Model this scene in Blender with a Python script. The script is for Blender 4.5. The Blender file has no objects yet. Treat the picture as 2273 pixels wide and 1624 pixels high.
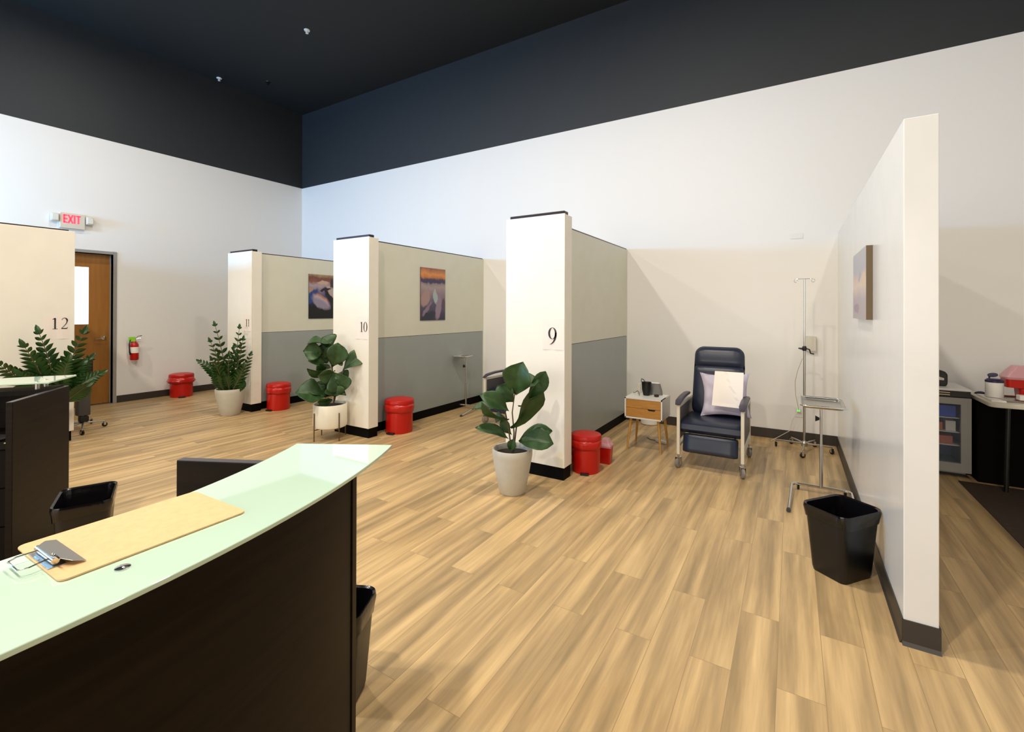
import bpy, bmesh, math, random
from mathutils import Vector, Matrix, noise
random.seed(7)
PI = math.pi
scn = bpy.context.scene
col = scn.collection
W_, H_ = 2273, 1624

# ------------------------------------------------------------------ camera
FPX, PCX, PCY = 1021.77, 1136.5, 684.06
YAW, PITCH, ROLL = 0.547, 0.0033, 0.0029
CAM = Vector((9.2079, -6.2311, 1.5))
fw = Vector((-math.sin(YAW) * math.cos(PITCH), math.cos(YAW) * math.cos(PITCH), math.sin(PITCH)))
rt0 = Vector((math.cos(YAW), math.sin(YAW), 0))
up0 = rt0.cross(fw)
RT = rt0 * math.cos(ROLL) + up0 * math.sin(ROLL)
UP = -rt0 * math.sin(ROLL) + up0 * math.cos(ROLL)
cd = bpy.data.cameras.new('camera')
cam = bpy.data.objects.new('camera', cd)
col.objects.link(cam)
cd.sensor_fit = 'HORIZONTAL'
cd.sensor_width = 36.0
cd.lens = FPX / W_ * 36.0
cd.shift_x = 0.0
cd.shift_y = (PCY - H_ / 2) / W_
cd.clip_start = 0.02
cd.clip_end = 100
M = Matrix((RT, UP, -fw)).transposed().to_4x4()
M.translation = CAM
cam.matrix_world = M
scn.camera = cam

def at(px, py, axis, val):
    """point of the room seen at a photo pixel, on the plane axis = val"""
    d = fw + RT * ((px - PCX) / FPX) - UP * ((py - PCY) / FPX)
    i = 'xyz'.index(axis)
    return CAM + d * ((val - CAM[i]) / d[i])

# ------------------------------------------------------------------ light
scn.view_settings.view_transform = 'Standard'
scn.view_settings.look = 'None'
scn.view_settings.gamma = 1.0
scn.view_settings.use_curve_mapping = False
scn.view_settings.exposure = 0.4
w = bpy.data.worlds.new('world')
scn.world = w
w.use_nodes = True
w.node_tree.nodes['Background'].inputs[0].default_value = (0.9, 0.95, 1.0, 1)
w.node_tree.nodes['Background'].inputs[1].default_value = 0.0

def area(name, loc, size, power, colr, rot=(0, 0, 0), shape='DISK', sy=None, spread=PI):
    l = bpy.data.lights.new(name, 'AREA')
    l.shape = shape; l.size = size
    if sy: l.size_y = sy
    l.energy = power; l.color = colr; l.spread = spread
    o = bpy.data.objects.new(name, l); col.objects.link(o)
    o.location = loc; o.rotation_euler = rot
    return o
WARM = (1.0, 0.91, 0.78)
LP = 74
for lx, ly, k in ((2.3, -3.7, 0.4), (5.1, -3.7, 0.8), (7.85, -3.7, 1.0), (10.6, -3.7, 0.35),
                  (2.3, -7.0, 1.0), (5.1, -7.0, 1.1), (7.85, -7.0, 1.4), (10.6, -7.0, 0.5)):
    area('ceiling_lamp', (lx, ly, 5.6), 0.22, LP * k, WARM)
# daylight from the glazed entrance at the left, beyond the frame
dl = area('daylight_entrance', (0.95, -8.8, 2.72), 1.5, 290, (0.12, 0.48, 1.0), shape='RECTANGLE', sy=0.55)
# soft daylight through the storefront glass behind the camera
area('daylight_storefront', (7.0, -12.8, 2.0), 10.0, 235, (1.0, 0.96, 0.88), rot=(PI / 2, 0, 0), shape='RECTANGLE', sy=2.6)
dl.rotation_euler = Vector((0.10, 0.97, 0.12)).to_track_quat('-Z', 'Y').to_euler()

# ------------------------------------------------------------------ helpers
def lin(c):
    return tuple(((v / 255) / 12.92 if v / 255 <= 0.04045 else ((v / 255 + 0.055) / 1.055) ** 2.4) for v in c) + (1,)

def mat(name, c, rough=0.5, metal=0.0, spec=0.5, bump=0.0, bscale=200, var=0.0, vscale=5, coat=0.0, emit=None, es=0, alpha=1.0, trans=0.0, sub=0.0, aniso=None):
    m = bpy.data.materials.new(name); m.use_nodes = True
    nt = m.node_tree; N = nt.nodes; L = nt.links
    b = N['Principled BSDF']
    b.inputs['Base Color'].default_value = lin(c)
    b.inputs['Roughness'].default_value = rough
    b.inputs['Metallic'].default_value = metal
    b.inputs['Specular IOR Level'].default_value = spec
    b.inputs['Coat Weight'].default_value = coat
    b.inputs['Alpha'].default_value = alpha
    b.inputs['Transmission Weight'].default_value = trans
    b.inputs['Subsurface Weight'].default_value = sub
    if emit:
        b.inputs['Emission Color'].default_value = lin(emit); b.inputs['Emission Strength'].default_value = es
    tc = N.new('ShaderNodeTexCoord')
    nz = N.new('ShaderNodeTexNoise'); nz.inputs['Scale'].default_value = vscale; nz.inputs['Detail'].default_value = 5
    if aniso:
        mp = N.new('ShaderNodeMapping'); mp.inputs['Scale'].default_value = aniso
        L.new(tc.outputs['Object'], mp.inputs[0]); L.new(mp.outputs[0], nz.inputs[0])
    else:
        L.new(tc.outputs['Object'], nz.inputs[0])
    mr = N.new('ShaderNodeMapRange'); mr.inputs[3].default_value = 1 - var - 0.01; mr.inputs[4].default_value = 1 + var + 0.01
    mr.inputs[1].default_value = 0.3; mr.inputs[2].default_value = 0.7
    L.new(nz.outputs[0], mr.inputs[0])
    mx = N.new('ShaderNodeVectorMath'); mx.operation = 'SCALE'; mx.inputs[0].default_value = lin(c)[:3]
    L.new(mr.outputs[0], mx.inputs['Scale']); L.new(mx.outputs[0], b.inputs['Base Color'])
    if bump:
        n2 = N.new('ShaderNodeTexNoise'); n2.inputs['Scale'].default_value = bscale; n2.inputs['Detail'].default_value = 3
        L.new(tc.outputs['Object'], n2.inputs[0])
        bp = N.new('ShaderNodeBump'); bp.inputs['Strength'].default_value = bump; bp.inputs['Distance'].default_value = 0.002
        L.new(n2.outputs[0], bp.inputs['Height']); L.new(bp.outputs[0], b.inputs['Normal'])
    return m

M_ = {}
M_['wall'] = mat('wall_paint_white', (236, 234, 230), 0.55, bump=0.1, bscale=160, var=-0.01)
M_['wallgloss'] = mat('wall_paint_semigloss', (236, 234, 228), 0.22, bump=0.12, bscale=60, var=0.01)
M_['dark'] = mat('wall_paint_charcoal', (39, 42, 45), 0.6, bump=0.1, var=0.03)
M_['ceil'] = mat('ceiling_paint_charcoal', (25, 27, 27), 0.7, var=0.03)
M_['base'] = mat('rubber_base_brown', (56, 50, 44), 0.45)
M_['kick'] = mat('black_kick_base', (6, 6, 7), 0.6, spec=0.1)
M_['cream'] = mat('laminate_cream', (241, 236, 223), 0.35, var=0.01)
M_['upper'] = mat('laminate_light_grey', (222, 221, 204), 0.4, var=0.01)
M_['lower'] = mat('laminate_mid_grey', (158, 165, 162), 0.35, var=0.01)
M_['cap'] = mat('dark_bronze_cap', (40, 28, 30), 0.35, metal=0.3)
M_['desk'] = mat('espresso_laminate', (21, 13, 7), 0.42, spec=0.14, var=0.5, vscale=3, aniso=(1.2, 1.2, 14))
M_['deskin'] = mat('espresso_laminate_inside', (12, 9, 7), 0.5, spec=0.15, var=0.3, vscale=3, aniso=(14, 14, 1))
M_['desktop'] = mat('desk_edge_grey', (70, 66, 70), 0.3)
M_['glass'] = mat('painted_glass_mint', (206, 232, 210), 0.04, spec=0.7, coat=0.6)
M_['glassedge'] = mat('glass_edge_green', (150, 215, 185), 0.1)
M_['chrome'] = mat('chrome', (215, 215, 212), 0.14, metal=1.0)
M_['steel'] = mat('satin_steel', (190, 188, 182), 0.3, metal=1.0)
M_['hard'] = mat('hardboard_tan', (232, 190, 136), 0.5, var=0.05, vscale=60, bump=0.1, bscale=500)
M_['red'] = mat('red_plastic', (186, 16, 6), 0.32, var=0.05)
M_['redbag'] = mat('red_bag_film', (190, 24, 16), 0.22, bump=0.6, bscale=35)
M_['pink'] = mat('pink_clear_plastic', (235, 170, 180), 0.2, alpha=0.6)
M_['blackp'] = mat('black_plastic', (9, 8, 8), 0.4)
M_['block'] = mat('matte_black_block', (10, 9, 9), 0.8, spec=0.08)
M_['bag'] = mat('black_bag_film', (13, 11, 13), 0.16, bump=0.8, bscale=30)
M_['navy'] = mat('navy_vinyl', (30, 37, 56), 0.33, bump=0.2, bscale=300, var=0.05)
M_['navy2'] = mat('dark_armrest', (58, 52, 66), 0.4)
M_['frame'] = mat('cream_metal_frame', (214, 208, 190), 0.3)
M_['side'] = mat('side_panel_grey', (92, 86, 84), 0.5)
M_['pillow'] = mat('lavender_pillowcase', (196, 188, 206), 0.8, bump=0.5, bscale=18, var=0.06)
M_['towel'] = mat('white_paper_sheet', (250, 242, 234), 0.8, bump=0.3, bscale=12)
M_['potw'] = mat('stone_white_pot', (196, 192, 178), 0.6, var=0.04, vscale=8, bump=0.15, bscale=90)
M_['potc'] = mat('glazed_cream_pot', (236, 230, 212), 0.35, var=0.02)
M_['bronze'] = mat('antique_brass', (112, 92, 66), 0.35, metal=0.8)
M_['soil'] = mat('potting_soil', (38, 30, 20), 0.95, var=0.4, vscale=60, bump=1, bscale=90)
M_['stem'] = mat('woody_stem', (92, 74, 48), 0.7, var=0.2)
M_['fig'] = mat('fig_leaf_green', (48, 76, 38), 0.4, var=0.3, vscale=14, bump=0.5, bscale=40, spec=0.4)
M_['zz'] = mat('glossy_leaf_green', (38, 70, 28), 0.3, var=0.35, vscale=12, spec=0.4)
M_['zzl'] = mat('young_leaf_lime', (88, 104, 44), 0.4, var=0.2)
M_['wood'] = mat('beech_wood', (196, 146, 76), 0.45, var=0.12, vscale=6, aniso=(1, 1, 10))
M_['drawer'] = mat('oak_drawer', (188, 134, 62), 0.45, var=0.14, vscale=8, aniso=(1.5, 1, 14))
M_['doorw'] = mat('door_oak', (158, 104, 38), 0.4, var=0.1, vscale=3, aniso=(9, 9, 0.8))
M_['jamb'] = mat('door_frame_grey', (150, 146, 140), 0.4)
M_['pane'] = mat('lit_door_glass', (220, 240, 255), 0.1, emit=(205, 232, 255), es=2.2)
M_['paper'] = mat('white_paper', (246, 240, 230), 0.6, var=0.01)
M_['signpaper'] = mat('sign_paper', (244, 232, 222), 0.6, var=0.0)
M_['ink'] = mat('black_ink', (18, 12, 14), 0.5)
M_['white'] = mat('white_plastic', (232, 230, 224), 0.35)
M_['offw'] = mat('ivory_plastic', (214, 208, 192), 0.4)
M_['exit'] = mat('exit_red_letters', (255, 60, 80), 0.4, emit=(255, 50, 78), es=1.6)
M_['lens'] = mat('lamp_lens', (225, 225, 215), 0.15)
M_['lime'] = mat('lime_tag', (150, 220, 50), 0.5)
M_['lwheel'] = mat('light_grey_rubber', (128, 122, 116), 0.4)
M_['wheel'] = mat('grey_rubber', (60, 58, 56), 0.5)
M_['fridge'] = mat('fridge_grey', (150, 148, 142), 0.35)
M_['fridgein'] = mat('fridge_liner', (110, 118, 140), 0.5)
M_['bluelitbox'] = mat('bluelit_carton', (60, 96, 210), 0.5)  # strong blue stands in for the blue light inside the fridge
M_['orbox'] = mat('orange_carton', (190, 110, 80), 0.5)
M_['fglass'] = mat('fridge_glass', (120, 130, 150), 0.05, alpha=0.14)
M_['purple'] = mat('indigo_plastic', (34, 22, 66), 0.4)
M_['yellow'] = mat('yellow_label', (245, 200, 20), 0.5)
M_['orange'] = mat('orange_label', (225, 60, 10), 0.5)
M_['mat'] = mat('dark_floor_patch', (58, 42, 28), 0.8, var=0.2, vscale=30, bump=0.5, bscale=200)  # dark brown tone of the floor patch by the table
M_['slate'] = mat('monitor_grey', (120, 118, 114), 0.4)
M_['clear'] = mat('clear_film', (225, 225, 225), 0.08, alpha=0.35)
M_['green'] = mat('green_led', (60, 200, 60), 0.4, emit=(90, 230, 70), es=1.0)

class B:
    """collects shapes and links them as ONE mesh object"""
    def __init__(s):
        s.bm = bmesh.new(); s.mi = 0
    def _v(s, vs): return [s.bm.verts.new(v) for v in vs]
    def _f(s, vs):
        try:
            f = s.bm.faces.new(vs); f.material_index = s.mi; return f
        except ValueError: return None
    def box(s, x0, x1, y0, y1, z0, z1, M=None, bev=0.0, seg=2):
        t = bmesh.new()
        bmesh.ops.create_cube(t, size=1)
        for v in t.verts:
            v.co = Vector(((x0 + x1) / 2 + v.co.x * (x1 - x0), (y0 + y1) / 2 + v.co.y * (y1 - y0), (z0 + z1) / 2 + v.co.z * (z1 - z0)))
        if bev: bmesh.ops.bevel(t, geom=t.edges[:], offset=bev, segments=seg, profile=0.5, affect='EDGES')
        s.merge(t, M); return s
    def merge(s, t, M=None):
        mp = {}
        for v in t.verts: mp[v] = s.bm.verts.new(M @ v.co if M else v.co)
        for f in t.faces:
            n = s._f([mp[v] for v in f.verts])
        t.free()
    def rings(s, rings, closed=True, cap0=True, cap1=True):
        R = [s._v(r) for r in rings]
        n = len(R[0])
        for a, b in zip(R, R[1:]):
            for i in range(n if closed else n - 1):
                j = (i + 1) % n
                s._f([a[i], a[j], b[j], b[i]])
        if cap0 and closed: s._f(R[0][::-1])
        if cap1 and closed: s._f(R[-1])
        return s
    def tube(s, pts, r, n=12, caps=True):
        pts = [Vector(p) for p in pts]
        rr = r if isinstance(r, (list, tuple)) else [r] * len(pts)
        rings = []
        up = None
        for i, p in enumerate(pts):
            a = pts[max(i - 1, 0)]; b = pts[min(i + 1, len(pts) - 1)]
            t = (b - a).normalized()
            if up is None:
                up = Vector((0, 0, 1)) if abs(t.z) < 0.9 else Vector((1, 0, 0))
            u = (up - t * up.dot(t)).normalized(); v = t.cross(u); up = u
            rings.append([p + (u * math.cos(2 * PI * k / n) + v * math.sin(2 * PI * k / n)) * rr[i] for k in range(n)])
        s.rings(rings, cap0=caps, cap1=caps); return s
    def lathe(s, prof, c=(0, 0, 0), n=32, sx=1, sy=1, M=None):
        c = Vector(c)
        rings = []
        for r, z in prof:
            ring = [Vector((c.x + sx * r * math.cos(2 * PI * k / n), c.y + sy * r * math.sin(2 * PI * k / n), c.z + z)) for k in range(n)]
            if M: ring = [M @ q for q in ring]
            rings.append(ring)
        s.rings(rings, cap0=prof[0][0] > 1e-5, cap1=prof[-1][0] > 1e-5); return s
    def prism(s, poly, z0, z1, M=None):
        a = [Vector((x, y, z0)) for x, y in poly]; b = [Vector((x, y, z1)) for x, y in poly]
        if M: a = [M @ q for q in a]; b = [M @ q for q in b]
        s.rings([a, b]); return s
    def stroke(s, pts, ws, fn, th=0.0008):
        """a pen stroke of changing width; fn maps (x, y, depth) to 3D"""
        n = len(pts); A = []; 
        for i, (x, y) in enumerate(pts):
            x0, y0 = pts[max(i - 1, 0)]; x1, y1 = pts[min(i + 1, n - 1)]
            dx, dy = x1 - x0, y1 - y0; l = math.hypot(dx, dy) or 1
            nx, ny = -dy / l, dx / l; w_ = ws[i] / 2
            A.append([fn(x + nx * w_, y + ny * w_, 0), fn(x - nx * w_, y - ny * w_, 0), fn(x - nx * w_, y - ny * w_, th), fn(x + nx * w_, y + ny * w_, th)])
        s.rings(A); return s
    def build(s, name, m, parent=None, smooth=False, solid=0, sub=0, bevel=0):
        bmesh.ops.remove_doubles(s.bm, verts=s.bm.verts, dist=1e-6)
        bmesh.ops.recalc_face_normals(s.bm, faces=s.bm.faces)
        me = bpy.data.meshes.new(name); s.bm.to_mesh(me); s.bm.free()
        for mm in (m if isinstance(m, (list, tuple)) else [m]): me.materials.append(mm)
        if smooth:
            for p in me.polygons: p.use_smooth = True
            try: me.set_sharp_from_angle(angle=math.radians(40))
            except Exception: pass
        o = bpy.data.objects.new(name, me); col.objects.link(o)
        if parent: o.parent = parent
        if bevel:
            md = o.modifiers.new('bevel', 'BEVEL'); md.width = bevel; md.segments = 2; md.limit_method = 'ANGLE'
        if solid:
            md = o.modifiers.new('solid', 'SOLIDIFY'); md.thickness = solid; md.offset = 0
        if sub:
            md = o.modifiers.new('sub', 'SUBSURF'); md.levels = sub; md.render_levels = sub
        return o

def thing(name, label, cat, loc=(0, 0, 0), rz=0.0, group=None):
    o = bpy.data.objects.new(name, None); col.objects.link(o)
    o.empty_display_size = 0.1
    o.location = loc; o.rotation_euler = (0, 0, rz)
    o['label'] = label; o['category'] = cat
    if group: o['group'] = group
    return o
def tag(o, label, cat, group=None):
    o['label'] = label; o['category'] = cat
    if group: o['group'] = group
    return o
def struct(o): o['kind'] = 'structure'; return o
def dup(root, loc, rz, label, group=None):
    def cp(o, par):
        c = o.copy(); col.objects.link(c); c.parent = par
        for ch in [q for q in list(bpy.data.objects) if q.parent == o]: cp(ch, c)
        return c
    r = cp(root, None); r.location = loc; r.rotation_euler = (0, 0, rz); r['label'] = label
    if group: r['group'] = group
    return r

# ------------------------------------------------------------------ room shell
HC, HB = 5.764, 4.1485          # ceiling height, height where the dark paint starts
XR, YF = 15.0, -13.0
DY0, DY1, DZ = -4.30, -3.285, 2.355   # door opening in the left wall

def floor_surface():
    m = bpy.data.materials.new('vinyl_plank_floor'); m.use_nodes = True
    nt = m.node_tree; N = nt.nodes; L = nt.links; b = N['Principled BSDF']
    tc = N.new('ShaderNodeTexCoord'); sp = N.new('ShaderNodeSeparateXYZ'); cb = N.new('ShaderNodeCombineXYZ')
    L.new(tc.outputs['Object'], sp.inputs[0])
    L.new(sp.outputs[1], cb.inputs[0])
    ad = N.new('ShaderNodeMath'); ad.operation = 'ADD'; ad.inputs[1].default_value = 0.1 - 0.015
    L.new(sp.outputs[0], ad.inputs[0]); L.new(ad.outputs[0], cb.inputs[1])
    br = N.new('ShaderNodeTexBrick'); br.offset = 0.37; br.offset_frequency = 2; br.squash = 1
    br.inputs['Scale'].default_value = 1; br.inputs['Brick Width'].default_value = 1.22; br.inputs['Row Height'].default_value = 0.165
    br.inputs['Mortar Size'].default_value = 0.0012; br.inputs['Mortar Smooth'].default_value = 0.3
    br.inputs['Color1'].default_value = (0, 0, 0, 1); br.inputs['Color2'].default_value = (1, 1, 1, 1); br.inputs['Mortar'].default_value = (0.5, 0.5, 0.5, 1)
    L.new(cb.outputs[0], br.inputs[0])
    # per-plank offset of the grain
    sc = N.new('ShaderNodeVectorMath'); sc.operation = 'MULTIPLY'; sc.inputs[1].default_value = (40, 17, 9)
    L.new(br.outputs['Color'], sc.inputs[0])
    av = N.new('ShaderNodeVectorMath'); av.operation = 'ADD'; L.new(cb.outputs[0], av.inputs[0]); L.new(sc.outputs[0], av.inputs[1])
    mp = N.new('ShaderNodeMapping'); mp.inputs['Scale'].default_value = (0.55, 8.5, 1); L.new(av.outputs[0], mp.inputs[0])
    n1 = N.new('ShaderNodeTexNoise'); n1.inputs['Scale'].default_value = 1.6; n1.inputs['Detail'].default_value = 5; n1.inputs['Roughness'].default_value = 0.55; n1.inputs['Distortion'].default_value = 0.12
    L.new(mp.outputs[0], n1.inputs[0])
    mp2 = N.new('ShaderNodeMapping'); mp2.inputs['Scale'].default_value = (3, 60, 1); L.new(av.outputs[0], mp2.inputs[0])
    n2 = N.new('ShaderNodeTexNoise'); n2.inputs['Scale'].default_value = 1.5; n2.inputs['Detail'].default_value = 3
    L.new(mp2.outputs[0], n2.inputs[0])
    r1 = N.new('ShaderNodeValToRGB'); cr = r1.color_ramp
    cr.elements[0].position = 0.30; cr.elements[0].color = lin((152, 129, 92))
    cr.elements[1].position = 0.72; cr.elements[1].color = lin((222, 189, 138))
    e = cr.elements.new(0.48); e.color = lin((184, 154, 110))
    e = cr.elements.new(0.60); e.color = lin((206, 174, 124))
    L.new(n1.outputs[0], r1.inputs[0])
    mx = N.new('ShaderNodeMix'); mx.data_type = 'RGBA'; mx.blend_type = 'MULTIPLY'; mx.inputs[0].default_value = 1
    r2 = N.new('ShaderNodeMapRange'); r2.inputs[1].default_value = 0.3; r2.inputs[2].default_value = 0.7; r2.inputs[3].default_value = 0.95; r2.inputs[4].default_value = 1.04
    L.new(n2.outputs[0], r2.inputs[0]); L.new(r1.outputs[0], mx.inputs[6]); L.new(r2.outputs[0], mx.inputs[7])
    mx2 = N.new('ShaderNodeMix'); mx2.data_type = 'RGBA'; mx2.blend_type = 'MULTIPLY'; mx2.inputs[0].default_value = 1
    r3 = N.new('ShaderNodeMapRange'); r3.inputs[3].default_value = 0.92; r3.inputs[4].default_value = 1.06
    L.new(br.outputs['Color'], r3.inputs[0]); L.new(mx.outputs[2], mx2.inputs[6]); L.new(r3.outputs[0], mx2.inputs[7])
    mx3 = N.new('ShaderNodeMix'); mx3.data_type = 'RGBA'; mx3.inputs[7].default_value = lin((150, 124, 86))
    L.new(br.outputs['Fac'], mx3.inputs[0]); L.new(mx2.outputs[2], mx3.inputs[6])
    L.new(mx3.outputs[2], b.inputs['Base Color'])
    b.inputs['Roughness'].default_value = 0.36; b.inputs['Specular IOR Level'].default_value = 0.35
    bp = N.new('ShaderNodeBump'); bp.inputs['Strength'].default_value = 0.12; bp.inputs['Distance'].default_value = 0.002
    L.new(n2.outputs[0], bp.inputs['Height']); L.new(bp.outputs[0], b.inputs['Normal'])
    return m

struct(B().box(-0.3, XR + 0.2, YF - 0.2, 0.2, -0.1, 0).build('floor', floor_surface()))
struct(B().box(-0.3, XR + 0.2, YF - 0.2, 0.2, HC, HC + 0.1).build('ceiling', M_['ceil']))
def wall2(name, boxes_low, boxes_high):
    b = B()
    for q in boxes_low: b.box(*q)
    b.mi = 1
    for q in boxes_high: b.box(*q)
    return struct(b.build(name, [M_['wall'], M_['dark']]))
wall2('wall_back', [(0, XR, 0, 0.15, 0, HB)], [(0, XR, 0, 0.15, HB, HC)])
wall2('wall_left', [(-0.15, 0, DY1, 0.15, 0, HB), (-0.15, 0, YF, DY0, 0, HB), (-0.15, 0, DY0, DY1, DZ, HB)], [(-0.15, 0, YF, 0.15, HB, HC)])
wall2('wall_far_right', [(XR, XR + 0.15, YF, 0.15, 0, HB)], [(XR, XR + 0.15, YF, 0.15, HB, HC)])
wall2('wall_front', [(0, XR, YF - 0.15, YF, 0, HB)], [(0, XR, YF - 0.15, YF, HB, HC)])
def baseboard(name, boxes):
    b = B()
    for q in boxes: b.box(*q, bev=0.002, seg=1)
    return struct(b.build(name, M_['base']))
baseboard('baseboard_back', [(0.0, XR, -0.006, 0, 0, 0.112)])
baseboard('baseboard_left', [(0, 0.006, DY1 + 0.05, -0.006, 0, 0.112), (0, 0.006, YF, DY0 - 0.05, 0, 0.112)])
# drywall stub wall right of the first booth
XA, XB, YE, HS = 9.638, 9.759, -3.529, 2.371
struct(B().box(XA, XB, YE, 0.02, 0, HS, bev=0.003).build('wall_right', M_['wallgloss']))
b = B()
b.box(XA - 0.006, XA, YE - 0.004, 0, 0, 0.110); b.box(XB, XB + 0.006, YE - 0.004, 0, 0, 0.110); b.box(XA - 0.006, XB + 0.006, YE - 0.006, YE, 0, 0.110)
# flared toe
b.rings([[(XA - 0.006, 0, 0), (XA - 0.014, 0, 0), (XA - 0.006, 0, 0.014)], [(XA - 0.006, YE, 0), (XA - 0.014, YE, 0), (XA - 0.006, YE, 0.014)]])
b.rings([[(XA - 0.006, YE - 0.006, 0), (XA - 0.006, YE - 0.02, 0), (XA - 0.006, YE - 0.006, 0.014)], [(XB + 0.006, YE - 0.006, 0), (XB + 0.006, YE - 0.02, 0), (XB + 0.006, YE - 0.006, 0.014)]])
struct(b.build('baseboard_right', M_['base']))

# ------------------------------------------------------------------ door
d = struct(thing('door_1', 'oak door', 'door')); 
for k in ('label', 'category'): del d[k]
b = B()
b.box(-0.15, 0.012, DY1, DY1 + 0.045, 0, DZ + 0.045); b.box(-0.15, 0.012, DY0 - 0.045, DY0, 0, DZ + 0.045); b.box(-0.15, 0.012, DY0, DY1, DZ, DZ + 0.045)
b.box(-0.098, -0.08, DY1 - 0.015, DY1, 0, DZ); b.box(-0.098, -0.08, DY0, DY0 + 0.015, 0, DZ)
b.build('door_frame', M_['jamb'], d, bevel=0.003)
lx0, lx1 = -0.145, -0.1
g0, g1, gz0, gz1 = -4.14, -3.72, 1.25, 2.15
g1 = at(197, 650, 'x', lx1).y; gz0 = at(199, 719, 'x', lx1).z; gz1 = at(197, 593, 'x', lx1).z
b = B()
b.box(lx0, lx1, g1, DY1 - 0.003, 0.012, DZ - 0.004); b.box(lx0, lx1, DY0 + 0.003, g0, 0.012, DZ - 0.004)
b.box(lx0, lx1, g0, g1, 0.012, gz0); b.box(lx0, lx1, g0, g1, gz1, DZ - 0.004)
b.build('door_panel', M_['doorw'], d)
b = B().box(lx0 + 0.015, lx1 - 0.012, g0, g1, gz0, gz1); b.build('door_glass', M_['pane'], d)
hp = at(230, 750, 'x', lx1 + 0.05)
b = B(); b.lathe([(0.028, 0), (0.028, 0.008), (0.012, 0.012), (0.012, 0.045), (0, 0.045)], M=Matrix.Translation((lx1, hp.y + 0.015, hp.z)) @ Matrix.Rotation(PI / 2, 4, 'Y'), n=16)
b.tube([(lx1 + 0.045, hp.y + 0.02, hp.z), (lx1 + 0.05, hp.y - 0.03, hp.z), (lx1 + 0.048, hp.y - 0.10, hp.z - 0.004)], 0.009)
b.build('door_handle', M_['chrome'], d, smooth=True)
b = B().box(-0.15, 0.0, DY0, DY1, 0, 0.008); b.build('threshold', M_['steel'], d)
# the corridor beyond closes off the opening
struct(B().box(-0.3, -0.25, DY0 - 0.3, DY1 + 0.3, 0, DZ + 0.3).build('wall_corridor', M_['wall']))

# ------------------------------------------------------------------ number papers
def arc(cx, cy, rx, ry, a0, a1, n=16):
    return [(cx + rx * math.cos(math.radians(a0 + (a1 - a0) * i / n)), cy + ry * math.sin(math.radians(a0 + (a1 - a0) * i / n))) for i in range(n + 1)]
def digit(b, ch, fn):
    """serif numerals, height 1, drawn in strokes"""
    if ch == '1':
        b.stroke([(0.25, 0.02), (0.25, 0.98)], [0.10, 0.10], fn)
        b.stroke([(0.08, 0.015), (0.42, 0.015)], [0.03, 0.03], fn)
        b.stroke([(0.08, 0.86), (0.16, 0.90), (0.25, 0.97)], [0.02, 0.05, 0.06], fn)
    elif ch == '0':
        p = arc(0.27, 0.5, 0.21, 0.48, 0, 360, 40)
        b.stroke(p, [0.025 + 0.085 * abs(math.cos(2 * PI * i / 40)) ** 1.5 for i in range(41)], fn)
    elif ch == '9':
        p = arc(0.27, 0.66, 0.21, 0.32, 0, 360, 40)
        b.stroke(p, [0.02 + 0.09 * abs(math.cos(2 * PI * i / 40)) ** 1.4 for i in range(41)], fn)
        b.stroke([(0.485, 0.70), (0.48, 0.52), (0.43, 0.34), (0.34, 0.18), (0.22, 0.07), (0.10, 0.02)], [0.10, 0.11, 0.10, 0.075, 0.045, 0.012], fn)
    elif ch == '2':
        p = arc(0.27, 0.74, 0.18, 0.24, 165, -20, 16) + [(0.40, 0.50), (0.26, 0.28), (0.09, 0.07)]
        n = len(p); b.stroke(p, [0.03 + 0.085 * math.exp(-((i / n - 0.62) / 0.2) ** 2) for i in range(n)], fn)
        b.stroke([(0.06, 0.04), (0.44, 0.04)], [0.08, 0.08], fn); b.stroke([(0.43, 0.03), (0.48, 0.16)], [0.05, 0.02], fn)
def number_sign(txt, fn, w_, h_, x0, y0, dh, step, label):
    """fn(u, v, out): sheet coordinates to the room"""
    b = B()
    n = 8; g = []
    for i in range(n + 1):
        u = w_ * i / n
        g.append([fn(u, 0, 0.0015 + 0.002 * math.sin(i * 1.3)), fn(u, h_, 0.001), fn(u, h_, 0.0018), fn(u, 0, 0.0025 + 0.002 * math.sin(i * 1.3))])
    b.rings(g)
    t = b.build('number_paper', M_['signpaper'])
    tag(t, label, 'sign')
    b = B()
    for i, ch in enumerate(txt):
        digit(b, ch, lambda x, y, q, i=i: fn(x0 + i * step + x * dh, y0 + y * dh, 0.0045 + q))
    b.build('numeral', M_['ink'], t)
    return t

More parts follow.
